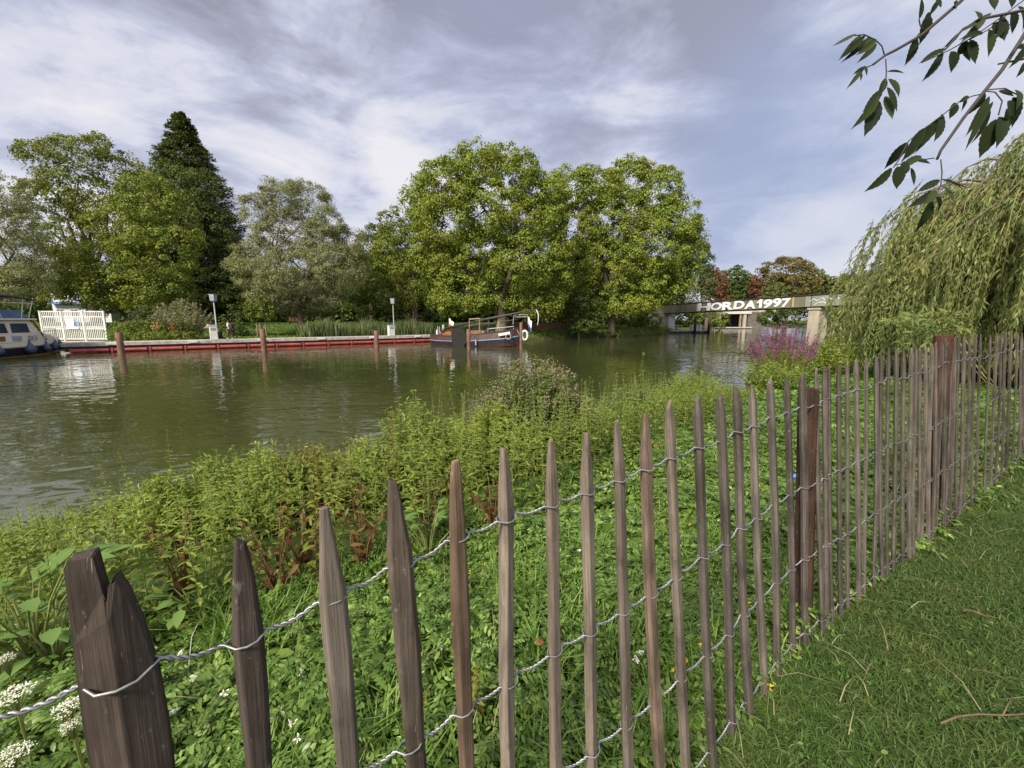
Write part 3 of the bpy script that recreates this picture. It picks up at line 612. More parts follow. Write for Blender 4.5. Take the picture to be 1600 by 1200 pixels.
# --- leafy bushes on the bank
def bush(name, label, cat, c, r, nst, ll, lw, mat, heads=None, seed=1, group=None, lean=1.0):
    rg = np.random.default_rng(seed); t = thing(name, label, cat, c, group=group); mb = MB(); P = []; D = []; S = []; H = []
    for i in range(nst):
        a = rg.uniform(0, 6.28); q = rg.random() ** .6; end = np.array([math.cos(a) * q * r[0], math.sin(a) * q * r[1], r[2] * (1.02 - .45 * q * q) * rg.uniform(.86, 1.05)])
        st = np.array([end[0] * .3, end[1] * .3, 0]); ctl = (st + end) / 2 + np.array([end[0] * .12 * lean, end[1] * .12 * lean, r[2] * .12]); pts = []
        for k in np.linspace(0, 1, 7): pts.append(st * (1 - k) ** 2 + ctl * 2 * k * (1 - k) + end * k * k)
        mb.tube(pts, [.006 * (1 - .7 * k) for k in np.linspace(0, 1, 7)], 4)
        for k in np.arange(.22, 1.0, ll * .62 / r[2]):
            p = st * (1 - k) ** 2 + ctl * 2 * k * (1 - k) + end * k * k
            for j in range(3):
                d = rg.normal(size=3); d[2] = d[2] * .4 + .35; P.append(p); D.append(d); S.append(ll * rg.uniform(.6, 1.1) * (1.1 - .45 * k))
        H.append(end)
    S = np.array(S); D = np.array(D); v, f = leafset(np.array(P), D, rg.normal(size=D.shape) * .5 + [0, -.2, 1], S, S * lw, near=True, droop=.2)
    mb.build('stems', M_STEM, t); np_obj('foliage', v, f, mat, t)
    if heads:
        P = []; D = []
        for e in H:
            for j in range(heads[1]): P.append(e + rg.normal(size=3) * [.03, .03, .018]); D.append(rg.normal(size=3) + [0, 0, .8])
        P = np.array(P); v, f = leafset(P, np.array(D), rg.normal(size=P.shape) + [0, 0, .6], heads[2], heads[2] * .8); np_obj('flower_heads', v, f, heads[0], t)
    return t
def foot(px, Yd): x = (px - 800) / F * CP * Yd; return np.array([x, Yd, gz(x, Yd)])
c = foot(836, 5.6); d = ray(840, 566); bush('flowering_shrub', 'rounded grey-green bush with faded pinkish flower heads at the water edge', 'bush', c, (.95, .65, EYE + d[2] / d[1] * 5.6 - c[2] - .01), 430, .095, .36, M_BUSH, (M_PINKY, 9, .022), 3)
for px, Yd, w_, n_, mt, lab in [(205, 3.0, .36, 90, M_WEED, 'yellow-green weed clump behind the gap between the two-pointed pale and the second pale'), (300, 3.15, .36, 100, M_WEEDG, 'green weed clump against the water left of the second pale top'), (385, 3.3, .38, 110, M_WEED, 'bright weed clump rising right behind the second pale'),
                          (470, 3.5, .38, 110, M_WEEDR, 'brown-tinged weed clump behind the third pale top'), (550, 3.9, .42, 120, M_WEED, 'yellow-green weed clump between the third and fourth pales'), (630, 4.3, .45, 140, M_WEEDG, 'tall green weed clump right behind the fourth pale')]:
    c = foot(px, Yd); _, zt = weed_top(c[0], c[1]); bush('weed_clump', lab, 'weeds', c, (w_, w_ * .8, max(.5, zt - c[2] - .05)), n_, .075, .27, mt, None, px, lean=.6)
c = foot(775, 5.0); bush('leafy_bush', 'fresh green upright bush just left of the pink-topped bush', 'bush', c, (.55, .4, 1.2), 170, .09, .30, M_WEED, None, 41)
c = foot(880, 5.9); bush('leafy_bush', 'fresh green bush on the right shoulder of the pink-topped bush', 'bush', c, (.65, .45, 1.22), 190, .085, .32, M_WEEDG, None, 42)
c = foot(700, 4.6); bush('leafy_bush', 'bright yellow-green upright clump in the thicket behind the fifth pale', 'bush', c, (.6, .4, 1.08), 170, .085, .28, M_WEED, None, 43)
c = foot(915, 6.6); bush('bank_shrub', 'low green bush right of the pink-topped bush on the bank', 'bush', c, (.8, .55, 1.2), 190, .075, .36, M_WEEDG, None, 4)
c = foot(1000, 7.4); bush('bank_shrub', 'loose green bush below the tall leafy shoot on the bank', 'bush', c, (.9, .6, 1.25), 210, .075, .36, M_BUSH, None, 5)
c = foot(1095, 8.6); bush('bank_shrub', 'wide green bush on the bank just left of the loosestrife', 'bush', c, (1.0, .7, 1.12), 190, .08, .36, M_WEEDG, None, 6)
c = foot(1215, 9.0); bush('bank_shrub', 'dark green shrub at the foot of the purple loosestrife', 'bush', c, (.75, .6, .72), 100, .09, .4, M_WEEDG, None, 8)
c = foot(1310, 11.5); bush('bank_shrub', 'yellowish leafy shrub between the loosestrife and the weeping willow', 'bush', c, (1.1, .8, 1.15), 100, .11, .34, M_WEED, None, 9)
c = foot(1003, 7.2); d = ray(1000, 556); zt = EYE + d[2] / d[1] * 7.2
me = weed_mesh('leafy_shoot', 1.0, .075, .13, .6, M_STEM, M_BROAD, .35, 77); o = link(bpy.data.objects.new('leafy_shoot', me)); o.location = V(c); o.scale = (1, 1, zt - c[2]); tag(o, 'tall round-leaved shoot standing above the bank bushes', 'sapling')
# --- purple loosestrife
c = foot(1232, 10.2); t = bush('loosestrife', 'big clump of purple loosestrife in flower at the water edge', 'flowers', c, (1.0, .7, .95), 150, .09, .26, M_WEEDG, None, 12)
rg = np.random.default_rng(5)
for i in range(84):
    a = rg.uniform(0, 6.28); q = rg.random() ** .5; b0 = np.array([math.cos(a) * q * .55, math.sin(a) * q * .5, .5]); d = np.array([math.cos(a) * q * .62 - .05, math.sin(a) * q * .5, 1]); h = (1.72 - .62 * q * q - .5) * rg.uniform(.75, 1.08)
    if math.cos(a) > .2: h *= .84
    pts = [b0 + d * h * k + np.array([0, 0, -.04 * k * k]) for k in np.linspace(0, 1, 5)]; mb = MB(); mb.tube(pts, [.006, .006, .005, .004, .002], 4)
    k = rg.uniform(.42, 1, 90); P = b0 + d * h * k[:, None] + rg.normal(size=(90, 3)) * .012; D = rg.normal(size=(90, 3)) + [0, 0, .3]; v, f = leafset(P, D, rg.normal(size=(90, 3)), .030 * (1.25 - .6 * k), .020)
    nv = len(mb.v); mb.f += [tuple(q_ + nv for q_ in r_) for r_ in f.tolist()]; mb.m += [1] * len(f); mb.v += [tuple(p) for p in v]
    mb.build('flower_spike', [M_STEMR, M_PURPLE], t)
# --- broad-leaved plant and white umbels at the lower left
def broadplant(label, c, n, ll, seed, spread=.25, hgt=.5):
    rg = np.random.default_rng(seed); t = thing('broadleaf_plant', label, 'plant', c); mb = MB()
    for i in range(n):
        a = rg.uniform(0, 6.28); q = rg.uniform(.2, 1); p = np.array([math.cos(a) * spread * q, math.sin(a) * spread * q, hgt * rg.uniform(.45, 1)]); mb.tube([(0, 0, 0), p * [.5, .5, .65], p], [.006, .005, .003], 5)
        d = np.array([math.cos(a), math.sin(a), rg.uniform(-.1, .7)]); s = ll * rg.uniform(.7, 1.2); v, f = leafset([p], [d], [[-d[0] * .6, -d[1] * .6, 1]], s, s * .6, near=True, droop=.25); np_obj('leaf', v, f, M_BROAD, t, smooth=True)
    mb.build('stems', M_STEM, t); return t
def spot(px, py, z): p = on(px, py, z); return np.array([p[0], p[1], gz(p[0], p[1])])
broadplant('broad-leaved bright plant at the frame edge beside the two-pointed pale', spot(30, 905, .42), 16, .17, 1, .26, .52)
broadplant('smaller broad-leaved plant in front of the weeds left of the two-pointed pale', spot(75, 965, .25), 12, .12, 2, .2, .34)
broadplant('fresh green climbing leaves at the foot of the thicket by the fourth pale', spot(668, 810, .3), 22, .085, 3, .16, .42)
broadplant('round-leaved green plant at the foot of the weeds between first pales', spot(300, 905, .2), 18, .09, 6, .25, .25)
def redplant(label, c, seed):
    rg = np.random.default_rng(seed); t = thing('dock_plant', label, 'plant', c); mb = MB(); P = []; D = []; S = []
    for i in range(10):
        a = rg.uniform(0, 6.28); e = np.array([math.cos(a) * .15, math.sin(a) * .15, rg.uniform(.25, .55)]); mb.tube([(0, 0, 0), e * [.4, .4, .6], e], [.005, .004, .002], 5)
        for k in np.linspace(.3, 1, 6): P.append(e * [k * k, k * k, k]); D.append(rg.normal(size=3) + [0, 0, -.1]); S.append(rg.uniform(.045, .08))
    S = np.array(S); v, f = leafset(np.array(P), np.array(D), rg.normal(size=(len(P), 3)) * .6 + [0, -.6, .6], S, S * .38, near=True, droop=.3); mb.build('stems', M_STEMR, t); np_obj('foliage', v, f, M_RED, t)
M_RED = leafmat('reddened_leaves', [(0, (.055, .022, .014)), (.5, (.12, .045, .022)), (1, (.16, .13, .035))], .3)
for px, py, lab, sd_ in [(285, 890, 'red-leaved dock plant right of the two-pointed pale', 1), (432, 880, 'reddish dock plant between the second and third pales', 2), (470, 850, 'rust-leaved dock plant close left of the third pale', 3), (565, 845, 'red-brown dock plant between the third and fourth pales', 4), (660, 800, 'dark red dock plant right of the fourth pale', 5), (770, 790, 'brownish red dock plant behind the sixth pale', 6)]:
    redplant(lab, spot(px, py, .22), sd_)
def umbel(label, p, r, seed):
    rg = np.random.default_rng(seed); g0 = gz(p[0], p[1]); t = thing('wild_carrot', label, 'flower', (p[0], p[1], g0)); h = p[2] - g0; mb = MB(); mb.tube([(0, 0, 0), (.01, 0, h * .5), (0, 0, h * .86)], [.003, .003, .0025], 5); P = []
    for i in range(26):
        a = i * 2.4; q = math.sqrt((i + .5) / 26) * r; e = np.array([math.cos(a) * q, math.sin(a) * q, h + .012 * (1 - (q / r) ** 2) + rg.uniform(-.004, .004)]); mb.tube([(0, 0, h * .86), e], .001, 4, False)
        for j in range(12): P.append(e + rg.normal(size=3) * [r * .085, r * .085, .003])
    P = np.array(P); v, f = leafset(P, rg.normal(size=P.shape) * [1, 1, .2], rg.normal(size=P.shape) * .3 + [0, 0, 1], r * .13, r * .12); mb.build('stem', M_STEM, t); np_obj('flower_head', v, f, M_WHITE, t)
for px, py, z, r, lab in [(22, 1086, .40, .045, 'largest white flat flower head at the left edge under the wire'), (108, 1104, .38, .036, 'white flower head half hidden by the two-pointed pale'), (112, 1133, .33, .026, 'small white flower head below the half hidden one'), (20, 1180, .28, .040, 'white flower head lowest at the left corner'), (10, 1030, .42, .022, 'small white flower head above the wire at the left edge')]:
    umbel(lab, on(px, py, z), r, int(px))
# dry stems and young weeds poking through the ground cover
Pd = scatter(420, -2.2, 6, .5, 5.5, lambda P: (fence_side(P) > .06) & (front_side(P) < .2)); v, f = blades(Pd, .22, .004, .9, ground(Pd) + .03)
tag(np_obj('dry_stems', v, f, M_STRAW), 'pale dry stems sticking up through the ground cover behind the fence', 'dry stems', kind='stuff')
for x, y in scatter(46, -1.9, 5.5, .7, 5.2, lambda P: (fence_side(P) > .12) & (front_side(P) < -.05)):
    o = link(bpy.data.objects.new('young_weed', random.choice(WM[5:9]))); o.location = (x, y, gz(x, y) - .02); k = random.uniform(.20, .36); o.scale = (k * 1.5, k * 1.5, k); o.rotation_euler = (random.uniform(-.3, .3), random.uniform(-.3, .3), random.uniform(0, 6.3)); tag(o, 'short leafy young weed growing out of the low ground cover behind the fence', 'weed', 'young weeds in the ground cover')
# --- scattered small flowers, leaves and litter on the ground
def small(name, label, cat, px, py, z, build, group=None):
    p = on(px, py, z); t = build(p); tag(t, label, cat, group)
def clover(p, mat, r, n):
    rg = np.random.default_rng(int(abs(p[0]) * 1e4)); P = p + rg.normal(size=(n, 3)) * r * .35; D = rg.normal(size=(n, 3)) + [0, 0, .4]; v, f = leafset(P, D, rg.normal(size=(n, 3)), r * .9, r * .45, near=False); g0 = gz(p[0], p[1]); mb = MB(); mb.tube([(p[0], p[1], g0), p], .0012, 4)
    nv = len(mb.v); mb.f += [tuple(a + nv for a in q) for q in f.tolist()]; mb.m += [1] * len(f); mb.v += [tuple(q) for q in v]; return mb
for px, py in [(282, 1020), (272, 1110), (300, 1060), (465, 1155), (455, 1130), (690, 1010), (755, 1010), (350, 1085), (540, 1120), (993, 1030), (1000, 1020), (905, 860), (1125, 775), (1160, 790), (640, 940), (470, 1050)]:
    o = clover(on(px, py, .15), M_WHITE, .013, 26).build('clover_flower', [M_STEM, M_WHITE]); tag(o, 'tiny white clover flower dotting the green ground cover behind the fence', 'flower', 'white clover flowers')
for px, py in [(735, 893), (758, 882), (1203, 1073), (1051, 1047), (1072, 1030), (1050, 930), (1130, 942), (1170, 942), (1095, 1008), (1078, 820)]:
    o = clover(on(px, py, .15), M_YELLOW, .011, 12).build('buttercup', [M_STEM, M_YELLOW]); tag(o, 'small yellow flower dotting the ground cover behind the fence', 'flower', 'small yellow flowers')
M_DEAD = leafmat('dead_leaf', [(0, (.20, .07, .025)), (1, (.28, .13, .05))], .2)
for px, py, z, s, lab in [(836, 1006, 0.15, .04, 'curled orange dead leaf on the ground cover beside the seventh pale'), (1021, 697, .35, .06, 'orange dead leaf caught in the weeds above the upper wire'), (1283, 852, .05, .05, 'brown dead leaf at the foot of the clustered pales')]:
    p = on(px, py, z); v, f = leafset([p, p + [.012, .0, .006]], [[1, .1, .3], [.7, .6, .1]], [[0, -.6, .8], [.2, -.6, .8]], s, s * .55, near=True, droop=.4); tag(np_obj('dead_leaf', v, f, M_DEAD), lab, 'leaf')
M_BLUE = paint('blue_plastic', (.10, .24, .75), .35, .3, 30); p = on(1246, 748, .12); mb = MB()
mb.rings([[(p[0] + a * .055 + (k % 2) * .012, p[1] + b * .03 + k * .008, p[2] + c_ * .03 + k * .012) for a, b, c_ in [(-1, 0, .2), (-.3, -.6, .9), (.6, -.4, .4), (1, .2, -.2), (.2, .6, .3)]] for k in range(3)]); tag(mb.build('plastic_litter', M_BLUE), 'crumpled blue plastic litter in the ground cover behind the brown post', 'litter')
M_TWIG = paint('grey_brown_bark', (.13, .095, .06), .85, .4, 20, bump=.4)
for pts, lab in [([(1470, 1130), (1530, 1122), (1600, 1112), (1680, 1100)], 'long brown twig lying on the lawn near the corner of the frame'), ([(1480, 828), (1515, 838)], 'pale straw stick on the lawn near the dark pale bundle'), ([(1505, 955), (1560, 965)], 'thin dry stalk lying mid lawn')]:
    q = [on(a, b, .045) for a, b in pts]; q = [q[0] + (q[-1] - q[0]) * k + np.array([0, .012 * math.sin(k * 9), .008 * math.sin(k * 5)]) for k in np.linspace(0, 1, 8)]; mb = MB(); mb.tube(q, [.0035, .0035, .003, .003, .0028, .0025, .002, .0015], 6); mb.tube([q[3], q[3] + (q[5] - q[3]) * .7 + np.array([0, .05, .02])], [.003, .0015], 5); tag(mb.build('twig', M_TWIG, smooth=True), lab, 'twig')
# ------------------------------------------------------------------ trees
M_BARK = paint('tree_bark', (.13, .098, .07), .9, .5, 2.5, bump=.8, stretch=(3, 3, .6))
M_BARKR = paint('warm_bark', (.24, .135, .08), .9, .45, 1.4, bump=.6, stretch=(2, 2, .7))
LM = {
 'plane': leafmat('plane_leaves', [(0, (.06, .10, .016)), (.4, (.15, .215, .03)), (.8, (.24, .31, .048)), (1, (.34, .385, .085))], .34, (.235, .255, .034), .22),
 'chestnut': leafmat('chestnut_leaves', [(0, (.055, .095, .016)), (.5, (.145, .195, .032)), (.85, (.23, .27, .048)), (1, (.29, .26, .06))], .3, (.16, .165, .026), .2),
 'bright': leafmat('maple_leaves', [(0, (.05, .09, .014)), (.5, (.14, .195, .03)), (1, (.27, .31, .06))], .3, (.20, .215, .03), .25),
 'silver': leafmat('silver_willow_leaves', [(0, (.10, .12, .050)), (.5, (.205, .225, .105)), (1, (.33, .345, .20))], .28, (.22, .225, .09), .3),
 'dark': leafmat('dark_leaves', [(0, (.026, .048, .011)), (.5, (.062, .098, .02)), (1, (.12, .16, .038))], .28, (.085, .11, .024), .25),
 'mid': leafmat('mid_leaves', [(0, (.05, .085, .013)), (.5, (.115, .165, .026)), (1, (.20, .25, .046))], .3, (.15, .17, .028), .25),
 'conifer': leafmat('conifer_sprays', [(0, (.05, .075, .022)), (.5, (.10, .14, .04)), (1, (.18, .22, .08))], .15, (.13, .14, .045), .2),
 'red': leafmat('red_leaves', [(0, (.07, .022, .014)), (.5, (.14, .055, .028)), (1, (.21, .10, .05))], .2, (.11, .06, .03), .2),
 'gold': leafmat('browning_leaves', [(0, (.07, .05, .016)), (.5, (.145, .11, .032)), (1, (.22, .17, .055))], .2, (.10, .11, .03), .15),
 'far': leafmat('distant_leaves', [(0, (.04, .068, .016)), (.5, (.085, .12, .03)), (1, (.15, .18, .05))], .2, (.12, .125, .035), .12)}
def crown_pts(blobs, spacing, per, csz, top_open=.0):
    """clumps of leaves over overlapping rounded masses, thinned where masses overlap"""
    P = []; O = []
    cs = np.array([b[0] for b in blobs]); rs = np.array([b[1] for b in blobs])
    for c, r in zip(cs, rs):
        area = 4 * np.pi * (((r[0] * r[1]) ** 1.6 + (r[0] * r[2]) ** 1.6 + (r[1] * r[2]) ** 1.6) / 3) ** (1 / 1.6)
        n = max(8, int(area / spacing ** 2 * 1.25)); d = rand_dirs(n); q = np.where(rng.random(n) < .80, rng.uniform(.72, .98, n), rng.uniform(.30, .7, n))
        q *= 1 + .10 * np.sin(d[:, 0] * 7 + c[0]) * np.sin(d[:, 2] * 6 + c[2])
        p = c + d * r * q[:, None]; o = norm(d / r)
        keep = np.ones(n, bool)
        for c2, r2 in zip(cs, rs):
            if c2 is c: continue
            e = np.linalg.norm((p - c2) / r2, axis=1); keep &= ~((e < .62) & (rng.random(n) < .85))
        P.append(p[keep]); O.append(o[keep])
    P = np.concatenate(P); O = np.concatenate(O); n = len(P)
    sz = csz * rng.uniform(.55, 1.4, n); k = np.repeat(np.arange(n), per); m = len(k)
    d2 = norm(rng.normal(size=(m, 3)) + O[k] * .75 + np.array([0, 0, .55])); pos = P[k] + d2 * (sz[k] * rng.uniform(.5, 1.05, m))[:, None] * np.array([1, 1, .72])
    return pos, d2
def crown(name, blobs, mat, parent, spacing=1.1, per=16, csz=.9, leaf=.36, aspect=.75, droop=.25, up=.55, thin=None):
    P, N = crown_pts(blobs, spacing, int(per * 1.45), csz); leaf = leaf * .82; n = len(P)
    N = N * .8 + np.array([0, 0, .25]) + rng.normal(size=(n, 3)) * .28
    D = np.cross(N, rng.normal(size=(n, 3))) - np.array([0, 0, droop]) * 1.2
    s = leaf * rng.uniform(.55, 1.3, n); v, f = leafset(P - norm(D) * s[:, None] * .5, D, N, s, s * aspect, droop=.15); loc = np.array(parent.location)
    return np_obj(name, v - loc, f, mat, parent)
def limbs(mb, base, fork, ends, r0, rnd):
    mb.tube([base - [0, 0, .5], base + (fork - base) * .08, base + (fork - base) * .5 + rnd.normal(size=3) * .05 * r0 * 4, fork], [r0 * 1.5, r0 * 1.1, r0 * .9, r0 * .75], 10)
    for e in ends:
        e = fork + (e - fork) * .85; v = e - fork; m = fork + v * .5 + np.array([rnd.normal() * .12, rnd.normal() * .12, .05]) * np.linalg.norm(v); m2 = fork + v * .8 + np.array([rnd.normal() * .06, 0, .03]) * np.linalg.norm(v)
        mb.tube([fork - [0, 0, r0 * .4], fork + (m - fork) * .5, m, m2, e], [r0 * .55, r0 * .42, r0 * .3, r0 * .18, r0 * .06], 7)
        for j in range(3):
            s = m + (e - m) * rnd.uniform(.0, .6); q = np.clip(rnd.normal(size=3), -1, 1) * np.linalg.norm(v) * .16 - [0, 0, .1]; mb.tube([s, s + q * .5 + [0, 0, .1], s + q], [r0 * .16, r0 * .1, r0 * .03], 5)
def tree(name, label, Yd, blobs, trunk, mat, bark, spacing=1.1, per=16, csz=.9, leaf=.36, aspect=.75, D=.8, r0=None, seed=0, group=None, fork=.45, flat=.8, cat='tree', zbase=None):
    """blobs: rounded masses of the crown as (px, py, rx, ry) on the photograph, set Yd metres away and spread in depth; trunk: (px of foot)"""
    rd = np.random.default_rng(seed); xs = [b[0] for b in blobs]; cx = (min(xs) + max(xs)) / 2; W_ = max(1e-3, (max(xs) - min(xs)) / 2 + 1); wm_ = W_ / F * Yd; B = []
    for i, (px, py, rx, ry) in enumerate(blobs):
        off = rd.uniform(-1, .8) * math.sqrt(max(0, 1 - ((px - cx) / W_) ** 2)) * D * max(wm_, 2); Yb = Yd + off; c = at(px, py, Yb); k = Yb / F; sh = min(csz * .42, .4 * min(rx, ry) * k); B.append((c, np.array([rx * k - sh, (rx + ry) / 2 * k * flat + .3 - sh * .6, ry * k - sh])))
    x = (trunk - 800) / F * CP * Yd; g = gz(x, Yd) if zbase is None else zbase; base = np.array([x, Yd, g]); t = thing(name, label, cat, base, group=group)
    top = max(b[0][2] + b[1][2] for b in B); fk = base + np.array([0, 0, (top - g) * fork * .5]); r0 = r0 or (top - g) * .022
    mb = MB(); order = rd.permutation(len(B))[:10]
    limbs(mb, base * 0 + [0, 0, 0], fk - base, [B[i][0] - base for i in order], r0, rd); mb.build('trunk', bark, t, smooth=True)
    crown('crown', B, LM[mat], t, spacing, per, csz, leaf, aspect); return t
# the two big planes
tree('plane_tree', 'broad bright green plane tree leaning over the sailing barge', 56, [(700, 290, 48, 40), (745, 262, 48, 34), (785, 252, 34, 24), (818, 268, 28, 30), (662, 312, 34, 38), (832, 305, 28, 40), (700, 350, 60, 46), (762, 330, 60, 50),
     (812, 352, 50, 50), (684, 400, 44, 40), (742, 402, 64, 50), (812, 412, 60, 50), (722, 452, 44, 34), (702, 474, 34, 22), (765, 462, 40, 25), (832, 462, 44, 34), (856, 402, 40, 50), (700, 425, 36, 40), (860, 350, 26, 34), (862, 312, 26, 36), (868, 440, 26, 36), (735, 478, 40, 16), (690, 455, 26, 26), (800, 478, 40, 16), (845, 478, 34, 20), (765, 242, 12, 9), (805, 243, 12, 9), (720, 253, 12, 8), (660, 280, 10, 10)],
     783, 'plane', M_BARK, 1.32, 72, 1.08, .30, seed=2, r0=.75, fork=.36, D=.32)
tree('plane_tree', 'broad plane tree next to the left end of the bridge', 66, [(890, 298, 38, 34), (938, 296, 40, 35), (985, 286, 45, 34), (1030, 302, 40, 40), (1060, 345, 36, 42), (900, 362, 45, 45), (960, 350, 60, 50), (1030, 382, 56, 50), (1074, 392, 26, 40), (892, 422, 45, 50),
     (952, 422, 60, 50), (1020, 440, 58, 42), (1062, 426, 28, 34), (905, 468, 44, 28), (962, 474, 45, 24), (1018, 464, 36, 14), (1080, 428, 16, 22), (866, 330, 22, 36), (880, 480, 30, 22), (925, 484, 40, 14), (985, 478, 44, 16), (872, 285, 12, 10), (915, 268, 12, 9), (975, 258, 14, 9), (1010, 266, 12, 8), (1052, 300, 14, 12), (1088, 372, 12, 20)],
     953, 'plane', M_BARK, 1.42, 72, 1.15, .33, seed=3, r0=.8, fork=.34, D=.32)
# left group
tree('chestnut_tree', 'tall open-crowned tree with sky gaps at upper left', 62, [(68, 248, 36, 32), (122, 243, 46, 32), (175, 264, 42, 32), (212, 280, 28, 28), (62, 305, 32, 26), (100, 300, 44, 36), (155, 322, 56, 44), (110, 372, 46, 40), (60, 342, 28, 22), (185, 340, 50, 40), (150, 400, 60, 40), (95, 425, 50, 38), (40, 236, 10, 10), (150, 222, 16, 10), (100, 220, 16, 10)],
     150, 'chestnut', M_BARK, 1.75, 50, 1.15, .34, seed=4, D=.45)
tree('maple_tree', 'rounded yellow-green tree in front of the tall conifer', 54, [(228, 312, 54, 36), (255, 345, 48, 44), (200, 358, 52, 44), (165, 418, 60, 48), (238, 402, 60, 44), (272, 388, 36, 38), (130, 440, 50, 36), (205, 452, 70, 34), (258, 452, 44, 34), (110, 455, 40, 26), (290, 370, 20, 20), (180, 474, 40, 18)],
     196, 'bright', M_BARK, 1.4, 54, 1.0, .30, seed=5, D=.5)
tree('broadleaf_tree', 'dark green tree standing below and in front of the tall pointed conifer', 72, [(262, 290, 40, 34), (300, 305, 44, 40), (332, 365, 36, 44), (302, 360, 54, 50), (344, 412, 32, 36), (320, 450, 50, 40), (275, 440, 50, 50), (365, 470, 24, 26)], 318, 'dark', M_BARK, 1.6, 54, 1.2, .36, seed=6, D=.5)
tree('silver_willow', 'silvery willow with feathery top standing on the far lawn', 50, [(440, 312, 34, 30), (482, 318, 36, 34), (402, 332, 28, 30), (515, 345, 24, 26), (545, 378, 26, 26), (420, 300, 12, 12), (455, 292, 14, 10), (450, 372, 54, 36), (502, 382, 46, 36), (405, 408, 42, 36), (455, 428, 64, 40), (522, 420, 46, 40), (388, 428, 32, 26), (552, 412, 24, 26), (432, 466, 46, 24), (498, 466, 46, 22), (470, 486, 34, 14), (372, 415, 20, 14)],
     470, 'silver', M_BARK, 1.02, 80, .85, .32, .26, seed=7, D=.5, r0=.42)
tree('silver_willow', 'grey-green willow cut by the left edge of the frame', 46, [(2, 305, 40, 36), (-40, 330, 60, 60), (22, 350, 36, 40), (20, 405, 46, 44), (-20, 420, 60, 50), (40, 440, 36, 32), (10, 455, 40, 26), (62, 420, 22, 26)], -20, 'silver', M_BARK, 1.2, 60, .9, .32, .28, seed=8, D=.5)
# the pointed conifer: tiers of drooping boughs
Yc = 80; xc = at(281, 174, Yc)[0]; g0 = gz(xc, Yc); t = thing('conifer_tree', 'very tall pointed dark conifer rising above the left trees', 'tree', (xc, Yc, g0)); zt = at(281, 174, Yc)[2] - g0
mb = MB(); mb.tube([(0, 0, -.5), (0, 0, zt * .5), (0, 0, zt * .98)], [.95, .5, .06], 10); mb.build('trunk', M_BARKR, t, smooth=True); P = []; D = []; N = []
rg = np.random.default_rng(3)
for z in np.arange(4, zt * .995, .62):
    k = z / zt; rr = 14.6 * (1 - k) ** .82 * (1 + .10 * math.sin(z * 1.1)) + .35; nb_ = int(10 + rr * 4.2)
    for _ in range(nb_):
        a = rg.uniform(0, 6.283); L_ = rr * rg.uniform(.72, 1.08); q = rg.beta(2.6, 1.1, 56) * L_; cz = .10 * (q / max(L_, .1)) ** 2 * L_ * (2.4 if k < .75 else 1) - .16 * q
        w_ = rg.normal(size=56) * (.16 + .10 * q * .5) * .8; P.append(np.column_stack([np.cos(a) * q - np.sin(a) * w_, np.sin(a) * q + np.cos(a) * w_, z + cz + rg.normal(size=56) * .13 - np.abs(w_) * .25]))
        D.append(np.column_stack([np.cos(a) + rg.normal(size=56) * .4, np.sin(a) + rg.normal(size=56) * .4, rg.normal(size=56) * .35 + .15])); N.append(np.column_stack([rg.normal(size=56) * .4 + math.cos(a) * .3, rg.normal(size=56) * .4 + math.sin(a) * .3, np.ones(56)]))
P = np.concatenate(P); D = np.concatenate(D); N = np.concatenate(N); s = .40 * rng.uniform(.6, 1.3, len(P)); v, f = leafset(P, D, N, s, s * .6, droop=.2); np_obj('crown', v, f, LM['conifer'], t)
# middle group
tree('broadleaf_tree', 'tall dark tree pressed against the left side of the big plane', 68, [(625, 352, 34, 28), (645, 385, 40, 42), (605, 395, 34, 32), (662, 330, 28, 36), (655, 440, 34, 44), (618, 365, 20, 20)], 650, 'mid', M_BARK, 1.5, 54, 1.05, .34, seed=10, D=.5)
tree('understorey_tree', 'light green small tree with pale slanting stems behind the reeds', 58, [(600, 395, 24, 18), (612, 428, 34, 24), (640, 452, 26, 20), (590, 440, 26, 20), (625, 472, 30, 16), (580, 412, 20, 14)], 648, 'bright', M_BARKR, 1.2, 44, .8, .30, seed=11, D=.6, fork=.7)
tree('understorey_tree', 'rounded green small tree at the edge of the dark wood behind the reeds', 60, [(555, 462, 22, 18), (572, 478, 24, 14), (585, 462, 18, 16)], 568, 'mid', M_BARK, 1.2, 44, .8, .30, seed=12)
tree('broadleaf_tree', 'dark tree filling the gap right of the silvery willow', 74, [(575, 392, 24, 30), (590, 360, 18, 14), (555, 430, 30, 30), (600, 440, 34, 34)], 580, 'dark', M_BARK, 1.5, 50, 1.1, .36, seed=13)
tree('cypress_tree', 'narrow dark tree edging the right side of the big planes', 88, [(1098, 392, 10, 16), (1101, 415, 13, 22), (1104, 440, 14, 24), (1107, 458, 10, 10)], 1104, 'dark', M_BARK, 1.0, 16, .8, .45, seed=14)
tree('ivy_tree', 'ivy-clad stump tree on the bank below the planes', 60, [(905, 472, 18, 16), (903, 492, 17, 20), (912, 510, 18, 12), (896, 512, 14, 10)], 905, 'dark', M_BARK, .7, 16, .55, .30, seed=15)
tree('ivy_tree', 'second ivy-clad low tree right of the ivy stump', 63, [(932, 478, 13, 14), (934, 500, 14, 18), (940, 514, 14, 8)], 935, 'dark', M_BARK, .7, 16, .55, .30, seed=16)
